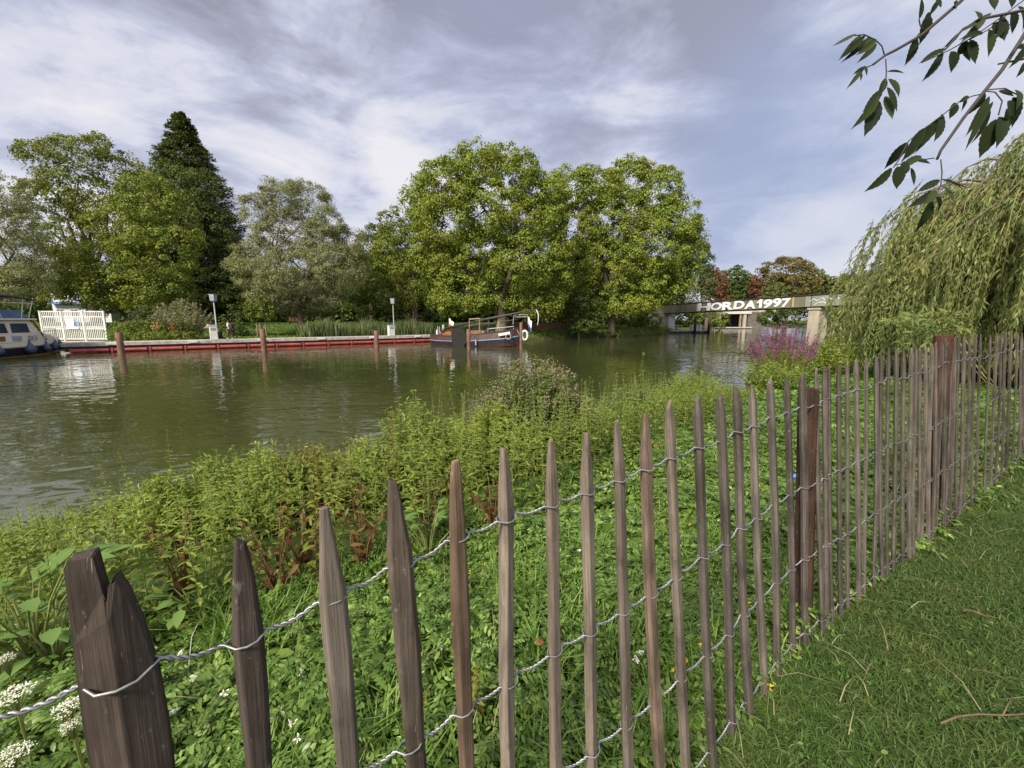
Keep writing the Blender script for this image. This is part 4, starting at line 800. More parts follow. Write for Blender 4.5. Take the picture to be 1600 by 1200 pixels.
# far side beyond the bridge
tree('copper_tree', 'red-brown tree beyond the bridge beside the planes', 150, [(1121, 445, 17, 24), (1116, 430, 12, 12), (1124, 465, 15, 16)], 1120, 'red', M_BARK, 1.5, 16, 1.2, .75, seed=17, D=.3)
tree('broadleaf_tree', 'dark green round tree between the red-brown tree and the golden brown tree', 165, [(1150, 440, 24, 24), (1165, 455, 20, 24), (1140, 450, 20, 26), (1157, 470, 26, 16)], 1152, 'dark', M_BARK, 1.6, 16, 1.3, .85, seed=18, D=.4)
tree('chestnut_tree', 'large golden brown domed tree beyond the bridge', 150, [(1225, 424, 38, 22), (1203, 440, 28, 22), (1250, 438, 32, 24), (1228, 448, 46, 20), (1235, 412, 22, 12)], 1228, 'gold', M_BARK, 2.2, 44, 1.6, .65, seed=19, D=.4)
tree('copper_tree', 'reddish brown tree on the left flank of the golden brown domed tree', 146, [(1183, 448, 12, 20), (1188, 462, 13, 14)], 1185, 'red', M_BARK, 1.4, 16, 1.1, .7, seed=20, D=.4)
tree('broadleaf_tree', 'small green tree in front of the golden brown domed tree', 138, [(1212, 458, 20, 16), (1200, 468, 14, 10)], 1210, 'far', M_BARK, 1.4, 16, 1.1, .7, seed=21, D=.4)
tree('broadleaf_tree', 'olive green tree right of the golden brown domed tree', 160, [(1280, 446, 26, 18), (1262, 455, 18, 16), (1300, 452, 24, 18)], 1282, 'far', M_BARK, 1.6, 16, 1.3, .85, seed=22, D=.4)
tree('broadleaf_tree', 'green tree partly behind the left fringe of the weeping willow', 165, [(1318, 446, 22, 18), (1345, 444, 30, 22), (1335, 460, 30, 16)], 1330, 'far', M_BARK, 1.6, 16, 1.3, .85, seed=23, D=.4)
tree('pine_tree', 'small dark pointed treetop above the olive green tree', 190, [(1283, 427, 4, 6), (1284, 436, 7, 8), (1284, 448, 9, 8)], 1284, 'conifer', M_BARK, 1.3, 14, 1.0, .8, seed=24)
tree('pine_tree', 'small dark treetop right of the golden brown domed tree', 175, [(1270, 427, 7, 5), (1266, 434, 8, 8)], 1268, 'dark', M_BARK, 1.3, 14, 1.0, .8, seed=25)
tree('waterside_tree', 'green trees hanging over the water left of the far bridge opening', 112, [(1068, 500, 26, 14), (1100, 500, 24, 16), (1085, 488, 20, 10), (1125, 500, 12, 16)], 1090, 'mid', M_BARK, 1.2, 16, 1.0, .55, seed=26, D=.3)
tree('waterside_tree', 'dark green tree behind the right bridge pier', 100, [(1205, 498, 20, 14), (1228, 500, 18, 18), (1218, 486, 22, 10)], 1215, 'dark', M_BARK, 1.2, 16, 1.0, .55, seed=27, D=.3)
tree('waterside_tree', 'green tree under the right end of the bridge', 84, [(1290, 498, 20, 16), (1315, 495, 20, 20), (1300, 484, 18, 8), (1340, 495, 24, 22)], 1300, 'mid', M_BARK, 1.1, 16, .9, .5, seed=28, D=.3)
# wood behind everything
B = []
for px in range(-120, 1050, 34):
    Yb = 96 + rng.uniform(-5, 7); py = (438 if px < 340 else 432 if px < 560 else 405 if px < 700 else 420) + rng.uniform(-8, 10); k = Yb / F; B.append((at(px, py + 34, Yb), np.array([30 * k, 4.5, 46 * k])))
    if px > 930: continue
    Yb2 = 88 + rng.uniform(-2, 2); k = Yb2 / F; B.append((at(px + 15, 484, Yb2), np.array([26 * k, 3, 26 * k])))
    Yb3 = 82 + rng.uniform(-2, 2); k = Yb3 / F; B.append((at(px + 5, 492, Yb3), np.array([30 * k, 2.5, 18 * k])))
e = bpy.data.objects.new('tmp', None); P, O = crown_pts(B, 1.25, 26, 1.1); bpy.data.objects.remove(e); n = len(P)
s = .62 * rng.uniform(.6, 1.3, n); v, f = leafset(P, O * .5 + rng.normal(size=(n, 3)) * .6, O * .5 + [0, 0, .5] + rng.normal(size=(n, 3)) * .4, s, s * .75)
tag(np_obj('far_wood', v, f, LM['dark']), 'dark wood closing the view behind the trees of the far bank', 'wood', kind='stuff')
B = []
for px in range(1090, 1500, 30):
    Yb = 200 + rng.uniform(-10, 10); k = Yb / F; B.append((at(px, 470 + rng.uniform(-6, 6), Yb), np.array([26 * k, 8, 28 * k])))
P, O = crown_pts(B, 2.2, 13, 1.8); n = len(P); s = .95 * rng.uniform(.6, 1.3, n); v, f = leafset(P, O * .5 + rng.normal(size=(n, 3)) * .6, O * .5 + [0, 0, .5] + rng.normal(size=(n, 3)) * .4, s, s * .75)
tag(np_obj('far_wood', v, f, LM['far']), 'distant woodland behind the bridge', 'wood', kind='stuff')
# ------------------------------------------------------------------ weeping willow on the near bank at the right
M_WILLOW = leafmat('willow_leaves', [(0, (.06, .09, .026)), (.5, (.165, .205, .06)), (.85, (.28, .32, .11)), (1, (.38, .40, .19))], .32, (.10, .15, .045), .6)
M_WTWIG = paint('yellow_willow_twigs', (.24, .20, .06), .6, .3, 6)
wx, wy = 13.4, 10.2; wg = gz(wx, wy); t = thing('weeping_willow', 'weeping willow with long hanging yellow-green strands behind the fence at the right', 'tree', (wx, wy, wg)); wl = np.array([wx, wy, wg])
mb = MB(); rg = np.random.default_rng(9); tops_ = []
mb.tube([(0, 0, -.4), (.1, 0, 1.2), (-.1, .1, 2.6)], [.42, .34, .28], 12)
def arch(a, reach, zt_, n=9):
    e = np.array([math.cos(a) * reach, math.sin(a) * reach, zt_ * .72]); ctl = np.array([math.cos(a) * reach * .45, math.sin(a) * reach * .45, zt_ * 1.25]); s = np.array([-.1, .1, 2.5]); return [s * (1 - k) ** 2 + ctl * 2 * k * (1 - k) + e * k * k for k in np.linspace(0, 1, n)]
strands = []
for i in range(140):
    a = rg.uniform(0, 6.283) if i > 62 else math.radians(rg.uniform(150, 290)); dirf = (math.cos(a - math.radians(185)) + 1) / 2
    reach = rg.uniform(2.0, 4.9); zt_ = rg.uniform(3.8, 7.5) * (1 - .055 * reach) - (.9 * dirf if rg.random() < .8 else 0) * (reach / 4.5); pts = arch(a, reach, zt_); mb.tube(pts, list(np.linspace(.06, .004, 9)), 5)
    for k in rg.uniform(.22, 1.0, 28):
        j = min(7, int(k * 8)); q = k * 8 - j; strands.append(pts[j] + (pts[j + 1] - pts[j]) * q + rg.normal(size=3) * .12)
mb.build('trunk', M_BARK, t, smooth=True); tw = MB(); tw2 = MB(); P = []; D = []
for i, s0 in enumerate(strands):
    rel = s0[:2]; out = rel / max(.4, np.linalg.norm(rel)); gnd = gz(wx + s0[0], wy + s0[1]) - wg; L_ = min(rg.uniform(1.6, 4.4), s0[2] - gnd - rg.uniform(.1, .9))
    if L_ < .5: continue
    wind = np.array([-.55, .05]) * rg.uniform(.2, .9) * (.35 + .3 * max(0, s0[2] - 3)); pts = []
    for k in np.linspace(0, 1, 9):
        pts.append(np.array([s0[0] + (out[0] * .35 + wind[0]) * (1 - (1 - k) ** 2) * .8 + .05 * math.sin(i + k * 7), s0[1] + (out[1] * .35 + wind[1]) * (1 - (1 - k) ** 2) * .8 + .05 * math.cos(i * 2 + k * 6), s0[2] + .10 * k - L_ * k ** 1.25]))
    (tw if i % 5 else tw2).tube(pts, list(np.linspace(.006, .0015, 9)) if i % 5 else list(np.linspace(.011, .003, 9)), 4, False)
    nl = int(L_ * 40); kk = rg.uniform(.03, 1, nl); j = np.minimum((kk * 8).astype(int), 7); pp = np.array(pts); dd = pp[j + 1] - pp[j]; P.append(pp[j] + dd * (kk * 8 - j)[:, None] + rg.normal(size=(nl, 3)) * .02); D.append(norm(dd) * 1.0 + rg.normal(size=(nl, 3)) * .32)
P = np.concatenate(P); D = np.concatenate(D); s = rng.uniform(.10, .18, len(P)); v, f = leafset(P, D, rng.normal(size=P.shape) + [-.3, -.5, .4], s, s * .20, droop=.15); np_obj('crown', v, f, M_WILLOW, t)
tw.build('twigs', M_WTWIG, t, smooth=True)
if tw2.v: tw2.build('branches', M_WTWIG, t, smooth=True)
# young light spray of willow hanging over the fence
t = thing('willow_shoot', 'pale leafy willow shoot reaching left over the fence below the hanging strands', 'branch', (wx - 4.2, wy - 3.0, gz(wx - 4.2, wy - 3.0))); wl2 = np.array(t.location); tw = MB(); P = []; D = []
for i in range(16):
    e = at(1375 + rg.uniform(-10, 70), 505 + rg.uniform(-14, 38), 6.6 + rg.uniform(-.5, .6)) - wl2; s0 = at(1500 + rg.uniform(-30, 30), 500 + rg.uniform(-10, 40), 7.2) - wl2; m_ = (s0 + e) / 2 + [0, 0, rg.uniform(.1, .3)]; pts = [s0 * (1 - k) ** 2 + m_ * 2 * k * (1 - k) + e * k * k for k in np.linspace(0, 1, 9)]; tw.tube(pts, list(np.linspace(.006, .0015, 9)), 4)
    kk = rg.uniform(.1, 1, 60); j = np.minimum((kk * 8).astype(int), 7); pp = np.array(pts); dd = pp[j + 1] - pp[j]; P.append(pp[j] + dd * (kk * 8 - j)[:, None]); D.append(norm(dd) + rg.normal(size=(60, 3)) * .55)
    tw.tube([np.array([0, 0, -.2]), s0 * [.6, .6, .5], s0], [.012, .009, .006], 5) if i % 4 == 0 else None
P = np.concatenate(P); D = np.concatenate(D); s = rng.uniform(.08, .14, len(P)); v, f = leafset(P, D, rng.normal(size=P.shape) * .6 + [0, -.4, .7], s, s * .22, near=True, droop=.2); np_obj('foliage', v, f, leafmat('fresh_willow_leaves', [(0, (.10, .15, .04)), (1, (.23, .29, .10))], .35), t); tw.build('stems', M_WTWIG, t, smooth=True)
# ------------------------------------------------------------------ ash tree whose boughs hang in at the upper right
M_ASH = leafmat('ash_leaflets', [(0, (.014, .022, .010)), (.6, (.024, .037, .014)), (1, (.045, .064, .022))], .32)
M_ASHB = paint('ash_twig_bark', (.042, .034, .03), .8, .35, 30, bump=.3)
DA = 1.75
def aat(px, py, dz=0): return at(px, py, DA + dz)
ash = thing('ash_tree', 'tree beside the path whose leafy boughs hang into the upper right of the view', 'tree', (4.6, .9, gz(4.6, .9))); al = np.array(ash.location)
mb = MB(); mb.tube([(0, 0, -.3), (.02, 0, .6), (-.03, .02, 1.8), (.05, .05, 3.4), (.1, 0, 5.2)], [.22, .18, .16, .13, .05], 12); mb.build('trunk', M_BARK, ash, smooth=True)
def bough(pts, r, src):
    q = [np.array(src), *[aat(*p) - al for p in pts]]; m0 = (q[0] + q[1]) / 2 + [0, 0, .35]; q = [q[0], m0] + q[1:]; mb = MB(); mb.tube(q, [.05, .03] + list(np.linspace(r, r * .55, len(pts))), 7); return mb.build('bough', M_ASHB, ash, smooth=True)
bough([(1760, -120), (1560, -55, 0), (1498, 5), (1440, 55), (1400, 78), (1384, 86), (1364, 101)], .0075, (0, .02, 2.6))
bough([(1760, -160), (1640, -20, .1), (1600, 55, .05), (1565, 110), (1538, 143), (1505, 185), (1470, 235), (1464, 249)], .0085, (0, .0, 2.9))
bough([(1790, -60), (1650, 5, -.1), (1590, 18, -.08), (1540, 28, -.05), (1505, 45), (1482, 72), (1476, 78)], .006, (0, .0, 2.2))
bough([(1800, 0), (1640, 70, .15), (1600, 92, .12), (1560, 100, .1)], .006, (0, .0, 2.0))
leaflets = [  # base x, y, tip x, y, width px: the leaflets of the hanging leaves
 (1372, 66, 1352, 60, 9), (1370, 62, 1340, 84, 10), (1366, 60, 1330, 82, 10), (1360, 57, 1323, 90, 9), (1352, 55, 1318, 88, 9), (1346, 54, 1312, 92, 8), (1338, 53, 1300, 72, 6), (1370, 68, 1345, 92, 9),
 (1384, 122, 1374, 150, 12), (1378, 140, 1350, 172, 13), (1374, 150, 1338, 198, 13), (1372, 156, 1352, 212, 24), (1383, 150, 1395, 186, 15), (1386, 136, 1404, 174, 14), (1388, 123, 1407, 150, 12), (1386, 112, 1418, 112, 5),
 (1352, 105, 1337, 113, 6), (1348, 108, 1330, 132, 7), (1350, 103, 1358, 112, 5), (1346, 114, 1346, 126, 5),
 (1436, 30, 1442, -6, 10), (1450, 22, 1438, 70, 17), (1432, 58, 1412, 104, 14), (1470, 12, 1462, -20, 10), (1490, 4, 1498, 14, 14), (1455, 20, 1444, 30, 8), (1466, 0, 1452, 25, 8),
 (1478, 76, 1436, 100, 8), (1474, 80, 1444, 126, 13), (1486, 80, 1489, 113, 19), (1500, 72, 1520, 94, 17), (1516, 62, 1525, 100, 22), (1512, 64, 1498, 88, 16), (1545, 46, 1548, 88, 22), (1552, 36, 1574, 60, 24), (1566, 24, 1560, 58, 18), (1530, 30, 1526, 12, 12), (1550, 20, 1500, 48, 7), (1500, 50, 1476, 76, 7), (1540, 30, 1506, 60, 10), (1536, 52, 1508, 56, 9), (1580, 20, 1592, 48, 20), (1590, 10, 1612, 40, 18), (1548, -6, 1558, 12, 14), (1578, -8, 1584, 10, 14), (1600, 70, 1590, 74, 8), (1612, 66, 1585, 100, 12), (1600, 98, 1594, 118, 9),
 (1515, 152, 1497, 158, 10), (1492, 160, 1484, 186, 15), (1506, 156, 1509, 176, 12), (1473, 178, 1459, 222, 19), (1470, 182, 1446, 234, 16), (1456, 195, 1437, 226, 17), (1446, 200, 1420, 250, 19), (1438, 214, 1414, 248, 15), (1418, 222, 1388, 264, 17), (1394, 262, 1354, 300, 15), (1402, 260, 1401, 296, 20), (1416, 252, 1410, 274, 18), (1424, 262, 1430, 290, 12), (1428, 250, 1458, 252, 10), (1440, 244, 1410, 262, 12),
 (1469, 281, 1433, 300, 12), (1470, 280, 1510, 296, 5), (1474, 292, 1490, 316, 13), (1462, 298, 1418, 324, 15), (1456, 312, 1438, 362, 22), (1462, 308, 1474, 334, 14), (1462, 297, 1448, 318, 12),
 (1540, 146, 1520, 178, 14), (1546, 150, 1508, 214, 13), (1552, 158, 1506, 238, 11), (1556, 186, 1536, 246, 27), (1562, 182, 1570, 224, 25), (1572, 170, 1576, 212, 25), (1574, 158, 1596, 180, 17), (1582, 152, 1594, 196, 22), (1560, 142, 1588, 148, 10), (1548, 172, 1516, 226, 9), (1585, 140, 1600, 165, 16)]
P = []; D = []; S = []; Wd = []; N = []
for x0, y0, x1, y1, wpx in leaflets:
    dz = random.uniform(-.06, .06); a = aat(x0, y0, dz); b_ = aat(x1, y1, dz + random.uniform(-.04, .04)); P.append(a - al); D.append(b_ - a); S.append(np.linalg.norm(b_ - a)); Wd.append(wpx / F * DA * .84); N.append([random.uniform(-.3, .3), -1, random.uniform(.0, .4)])
S = np.array(S); v, f = fineleaf(np.array(P), np.array(D), np.array(N), S, np.array(Wd)); np_obj('leaves', v, f, M_ASH, ash, smooth=True)
mb = MB()
for ln in [[(1382, 86), (1378, 72), (1368, 62), (1350, 54), (1330, 56)], [(1384, 92), (1385, 112), (1384, 130), (1374, 152)], [(1362, 102), (1352, 106), (1342, 116)], [(1538, 146), (1520, 150), (1500, 158), (1475, 178), (1448, 198), (1420, 220), (1404, 250), (1396, 262)], [(1400, 258), (1424, 252), (1460, 247)], [(1470, 249), (1472, 270), (1470, 290), (1460, 310)], [(1540, 142), (1555, 144), (1566, 158), (1560, 180)], [(1545, 140), (1570, 138), (1590, 148)],
           [(1600, 0), (1560, 30), (1520, 58), (1484, 78), (1440, 98)], [(1610, 10), (1575, 22), (1545, 46), (1515, 62)], [(1445, 50), (1438, 40), (1436, 30)], [(1436, 52), (1432, 58)], [(1470, 290), (1490, 284), (1508, 292)]]:
    mb.tube([aat(*p) - al for p in ln], .0022, 5)
mb.build('leaf_stalks', M_ASHB, ash, smooth=True)
# ------------------------------------------------------------------ dock, boats, people and furniture of the far bank
M_DECK = paint('weathered_dock_boards', (.40, .375, .34), .85, .5, 2.6, c2=(.22, .20, .175)); M_DARK = paint('dark_steel', (.035, .035, .038), .6, .3, 4); M_REDF = paint('red_float_pipe', (.36, .055, .045), .6, .55, 2.2, c2=(.15, .035, .03))
M_RUST = paint('rusty_mooring_post', (.17, .09, .065), .85, .45, 2.5, bump=.4); M_WHITE_P = paint('white_paint', (.62, .62, .60), .5, .25, 2.5); M_GREYM = paint('grey_metal', (.30, .31, .33), .5, .2, 3, metal=.3)
M_BLACK = paint('black_paint', (.02, .02, .022), .5, .3, 3); M_GLASS = paint('dark_glass', (.03, .05, .085), .08, .4, 2); M_CREAM = paint('cream_paint', (.66, .62, .53), .4, .12, 2); M_NAVY = paint('navy_paint', (.014, .019, .036), .45, .4, 2)
M_WOOD = paint('varnished_wood', (.22, .085, .028), .4, .35, 3); M_BROWN = paint('oxblood_paint', (.055, .024, .021), .5, .4, 2); M_PALEB = paint('pale_bluegrey_paint', (.30, .36, .44), .4, .2, 2)
M_CONC = paint('weathered_concrete', (.37, .33, .27), .9, .4, .45, bump=.3, stretch=(1, 1, .4)); M_OLIVE = paint('olive_stained_girder', (.185, .178, .12), .85, .35, .35, c2=(.075, .072, .045), stretch=(1.6, 1, .12)); M_TAN = paint('light_timber', (.27, .20, .135), .8, .3, 3)
A2, B2 = on(96, 552.5, WATER), on(684, 533.5, WATER); e = (B2 - A2); LEN = np.linalg.norm(e); e = e / LEN; nb = np.array([-e[1], e[0], 0]); DZ = -.28
def dk(s, back, z=0): return A2 + e * s + nb * back + np.array([0, 0, z - A2[2]])
def dock_px(px):                                   # how far along the dock front a photo column falls
    k = (px - 800) / F * CP; return (k * A2[1] - A2[0]) / (e[0] - k * e[1])
rzd = math.atan2(e[1], e[0])
t = thing('floating_dock', 'long pale floating dock edged with red float pipes along the far bank', 'dock', A2, rzd); mb = MB()
mb.box((LEN / 2, 1.05, DZ - WATER - .16), (LEN, 2.0, .30)); mb.build('deck', M_DECK, t, bevel=.02)
mb = MB(); mb.box((LEN / 2, 1.1, DZ - WATER - .52), (LEN - .3, 1.7, .40)); mb.build('pontoon', M_DARK, t)
n = 13; st = (LEN - 1.4) / n
for i in range(n):
    mb = MB(); x0 = .5 + st * i; mb.tube([(x0 + .05, -.16, .16), (x0 + .12, -.16, .17), (x0 + st - .12, -.16, .17), (x0 + st - .05, -.16, .16)], [.09, .15, .15, .09], 10); mb.box((x0 + .1, -.16, .2), (.14, .36, .34)); mb.build('float_pipe', M_REDF, t, smooth=False)
for s in np.arange(3, LEN - 1, 5.4): mb = MB(); mb.box((s, -.06, DZ - WATER - .12), (.7, .12, .2)); mb.build('mooring_plate', M_WHITE_P, t, bevel=.02)
def mooring(px, pyb, pyt, w, lab, h=None):
    b0 = on(px, pyb, WATER); top = EYE + (500 - pyt) / F * b0[1]; mb = MB(); r = w / F * b0[1] / 2; mb.lathe([(r, -1.6), (r * 1.02, 0), (r * .98, (top - WATER) * .5), (r, top - WATER - .03), (r * .85, top - WATER)], (0, 0, 0), 14); o = mb.build('mooring_post', M_RUST, smooth=True); o.location = V(b0); return tag(o, lab, 'post')
mooring(190, 552, 519, 9, 'brown mooring post in front of the dock near the motor yacht'); mooring(413, 548, 514, 8, 'brown mooring post in front of the dock before the silvery willow'); mooring(589, 543, 516, 7, 'brown mooring post in front of the reed bed')
mooring(732.5, 545, 514, 6, 'brown mooring post against the leeboard of the sailing barge'); mooring(814, 545, 504, 4.5, 'thin tall brown mooring post at the bow of the sailing barge')
def pedestal(px, h, w, lab):
    s = dock_px(px); p = dk(s, .35, DZ); t = thing('service_pedestal', lab, 'pedestal', p, rzd); mb = MB(); mb.box((0, 0, h * .47), (w, w * .8, h * .94)); mb.build('cabinet', M_WHITE_P, t, bevel=.04); mb = MB(); mb.rings([[(a * w * .54 * k, b * w * .45 * k, z) for a, b in [(-1, -1), (1, -1), (1, 1), (-1, 1)]] for k, z in [(1, h * .94), (1, h * .97), (.6, h)]]); mb.build('cap', M_PALEB, t); mb = MB(); mb.box((0, -w * .405, h * .72), (w * .6, .02, h * .2)); mb.build('panel', M_GREYM, t); return t
pedestal(331.5, 1.38, .62, 'white service pedestal on the dock beside the first lamp post'); pedestal(612, 1.28, .72, 'white service pedestal on the dock in front of the reeds')
def lamp(px, pyt, Yd, lab):
    x = (px - 800) / F * CP * Yd; g = gz(x, Yd); top = EYE + (500 - pyt) / F * Yd - g; t = thing('street_lamp', lab, 'lamp', (x, Yd, g)); mb = MB(); mb.tube([(0, 0, -.2), (0, 0, .9), (0, 0, .92), (0, 0, top - .7)], [.09, .09, .065, .055], 10); mb.build('pole', M_GREYM, t, smooth=True); mb = MB(); mb.rings([[(a * r_, b * r_, z) for a, b in [(-1, -1), (1, -1), (1, 1), (-1, 1)]] for r_, z in [(.15, top - .62), (.21, top - .58), (.24, top - .08), (.2, top)]]); mb.build('lamp_head', M_LAMP, t, bevel=.04); mb = MB(); mb.box((0, 0, top + .02), (.54, .54, .05)); mb.build('lamp_cap', M_GREYM, t, bevel=.015)
M_LAMP = paint('frosted_lamp_glass', (.27, .29, .34), .3, .1, 2)
lamp(337, 462, 40.2, 'grey lamp post with a square lantern beside the white pedestal and walking person'); lamp(615, 468, 50.5, 'grey lamp post with a square lantern rising from the reed bed')
mb = MB(); p = on(343.5, 528.5, -.25); mb.lathe([(.20, 0), (.24, .05), (.26, .7), (.27, .74), (.15, .80)], (0, 0, 0), 12); o = mb.build('litter_bin', M_BLACK, smooth=True); o.location = (p[0], p[1], gz(p[0], p[1])); tag(o, 'black litter bin at the foot of the first lamp post', 'bin')
# people
M_SKIN = paint('skin', (.45, .25, .17), .6, .1, 8); M_HAIR = paint('dark_hair', (.03, .02, .015), .6, .2, 8); M_PINK = paint('pale_pink_cotton', (.62, .40, .38), .8, .15, 8); M_BLK = paint('black_cloth', (.022, .022, .026), .85, .3, 8); M_TROU = paint('brown_trousers', (.11, .075, .05), .85, .25, 8); M_WSH = paint('white_cloth', (.68, .67, .66), .8, .12, 8)
def skin_obj(name, pts, edges, radii, mat, parent, root=0):
    me = bpy.data.meshes.new(name); me.from_pydata(pts, edges, []); o = link(bpy.data.objects.new(name, me), parent); m = o.modifiers.new('skin', 'SKIN'); m.use_smooth_shade = True
    for i, r in enumerate(radii): d = me.skin_vertices[0].data[i]; d.radius = (r, r) if not hasattr(r, '__len__') else r; d.use_root = i == root
    s = o.modifiers.new('subdivision', 'SUBSURF'); s.levels = 1; s.render_levels = 2; me.materials.append(mat); return o
def person(label, p, rz, J, cloth):
    """J: joint name -> point in metres (facing +x)"""
    t = thing('person', label, 'person', p, rz); names = list(J); ix = {n: i for i, n in enumerate(names)}
    E = [('hip', 'waist'), ('waist', 'chest'), ('chest', 'neck'), ('neck', 'head'), ('head', 'crown')]
    for s in 'LR': E += [('hip', 'th' + s), ('th' + s, 'kn' + s), ('kn' + s, 'an' + s), ('an' + s, 'to' + s), ('chest', 'sh' + s), ('sh' + s, 'el' + s), ('el' + s, 'wr' + s), ('wr' + s, 'fi' + s)]
    rad = dict(hip=(.15, .12), waist=(.14, .11), chest=(.16, .12), neck=.055, head=(.085, .095), crown=.06); base = dict(th=.085, kn=.055, an=.04, to=.035, sh=.06, el=.042, wr=.03, fi=.022)
    skin_obj('body', [J[n] for n in names], [(ix[a], ix[b]) for a, b in E], [rad.get(n) or base[n[:2]] for n in names], M_SKIN, t)
    def wear(name, chain, grow, mat):
        ns = []; ed = []
        for a, b in chain:
            for q in (a, b):
                if q not in ns: ns.append(q)
            ed.append((ns.index(a), ns.index(b)))
        def rr(n):
            r = rad.get(n) or base[n[:2]]; return tuple(x + grow for x in r) if hasattr(r, '__len__') else r + grow
        return skin_obj(name, [J[n] for n in ns], ed, [rr(n) for n in ns], mat, t)
    for name, chain, grow, mat in cloth: wear(name, chain, grow, mat)
    h = Vector(J['head']); mb = MB(); mb.ball(h + Vector((-.02, 0, .055)), (.105, .10, .10), 10, 7); mb.build('hair', M_HAIR, t, smooth=True)
    mb = MB(); mb.ball(h + Vector((.10, 0, -.02)), (.025, .015, .022), 6, 4); mb.build('nose', M_SKIN, t, smooth=True)
    return t
J1 = dict(hip=(0, 0, .95), waist=(0, 0, 1.10), chest=(.02, 0, 1.36), neck=(.05, 0, 1.52), head=(.09, 0, 1.65), crown=(.09, 0, 1.74), thL=(.02, .10, .88), knL=(.16, .10, .50), anL=(.10, .10, .09), toL=(.25, .10, .04), thR=(-.02, -.10, .88), knR=(-.02, -.10, .48), anR=(-.24, -.10, .12), toR=(-.12, -.10, .04),
          shL=(.02, .19, 1.44), elL=(-.06, .24, 1.16), wrL=(.08, .22, .95), fiL=(.12, .21, .86), shR=(.02, -.19, 1.44), elR=(.0, -.24, 1.16), wrR=(.16, -.20, 1.0), fiR=(.22, -.18, .94))
legs = [('hip', 'thL'), ('thL', 'knL'), ('knL', 'anL'), ('hip', 'thR'), ('thR', 'knR'), ('knR', 'anR')]; top_ = [('waist', 'chest'), ('chest', 'shL'), ('shL', 'elL'), ('chest', 'shR'), ('shR', 'elR'), ('hip', 'waist')]
s = dock_px(357); p = dk(s, 1.2, DZ); t = person('person in dark trousers with a black backpack walking left along the dock', p, R(180), J1, [('trousers', legs, .022, M_TROU), ('shirt', top_, .02, M_WSH), ('vest', [('waist', 'chest')], .045, M_BLK)])
mb = MB(); mb.rings([[(-.13 - .03 - d_ * (1 if a < 0 else 0) * 1.0 + (.0 if a < 0 else .05), b * .17 * k, z) for a, b in [(-1, -1), (1, -1), (1, 1), (-1, 1)]] for k, z, d_ in [(.8, 1.0, .16), (1, 1.06, .22), (1, 1.34, .22), (.75, 1.48, .12)]]); mb.build('backpack', M_BLK, t, bevel=.03)
for q in ('toL', 'toR'): mb = MB(); mb.ball(Vector(J1[q]) + Vector((-.06, 0, .02)), (.15, .055, .055), 8, 5); mb.build('shoe', M_WSH, t, smooth=True)
J2 = dict(J1); J2.update(chest=(.16, 0, 1.26), waist=(.05, 0, 1.06), neck=(.27, 0, 1.38), head=(.36, 0, 1.47), crown=(.38, 0, 1.55), shL=(.20, .19, 1.33), elL=(.36, .22, 1.12), wrL=(.52, .18, 1.08), fiL=(.60, .17, 1.06), shR=(.20, -.19, 1.33), elR=(.38, -.22, 1.12), wrR=(.55, -.18, 1.10), fiR=(.63, -.17, 1.08), knR=(.03, -.10, .48), anR=(-.03, -.10, .09), toR=(.12, -.10, .04), knL=(.05, .10, .49), anL=(0, .10, .09), toL=(.14, .10, .04))
s = dock_px(329); p = dk(s, 1.0, DZ); t = person('person in a pale pink top bending over behind the first white pedestal', p, R(190), J2, [('trousers', legs, .02, M_BLK), ('shirt', top_, .022, M_PINK)])
# hedge, shrub and flowers behind the dock
def mass(name, label, cat, blobs, mat, spacing=.45, per=14, csz=.4, leaf=.2, kind=None):
    t = thing(name, label, cat, (blobs[0][0][0], blobs[0][0][1], gz(blobs[0][0][0], blobs[0][0][1]))); crown('foliage', blobs, mat, t, spacing, per, csz, leaf, .6); return t
def lowblobs(px0, px1, pyt, pyb, back0, back1, n):
    B = []
    for i in range(n):
        px = px0 + (px1 - px0) * (i + .5) / n; s = dock_px(px); p = dk(s, back0 + (back1 - back0) * random.random(), 0); top = EYE + (500 - pyt - random.uniform(-2, 2)) / F * p[1]; bot = gz(p[0], p[1]) - .2; w_ = (px1 - px0) / n / F * p[1]; B.append((np.array([p[0], p[1], (top + bot) / 2]), np.array([w_ * .85, .9, (top - bot) / 2])))
    return B
mass('hedge', 'long dark green hedge behind the dock left of the plumed shrub', 'hedge', lowblobs(160, 300, 503, 530, 4.2, 4.8, 9), LM['mid'])
mass('green_shrub', 'bright low green shrubs at the dock edge below the orange flowers', 'shrub', lowblobs(207, 300, 518, 530, 2.6, 3.0, 6), LM['bright'], .35, 14, .3, .16)
mass('green_shrub', 'dark rounded shrub on the lawn behind the walking person', 'shrub', lowblobs(352, 395, 487, 515, 8, 9, 3), LM['dark'], .6, 14, .5, .26)
mass('green_shrub', 'dark shrubs under the yellow-green rounded tree', 'shrub', lowblobs(180, 240, 478, 505, 9, 10, 3), LM['dark'], .6, 14, .5, .26)
M_PLUME = leafmat('pale_plumes', [(0, (.20, .19, .12)), (1, (.36, .32, .25))], .2)
s = dock_px(282); p = dk(s, 4.0); p[2] = gz(p[0], p[1]); bush('plumed_shrub', 'large silvery shrub with arching pale plumes behind the dock', 'shrub', p, (3.0, 2.0, EYE + (500 - 470) / F * p[1] - p[2]), 150, .30, .30, LM['silver'], (M_PLUME, 14, .10), 31)
M_ORG = leafmat('orange_petals', [(0, (.42, .16, .08)), (1, (.60, .32, .19))], .2); M_REDP = leafmat('red_petals', [(0, (.45, .05, .03)), (1, (.62, .12, .06))], .2)
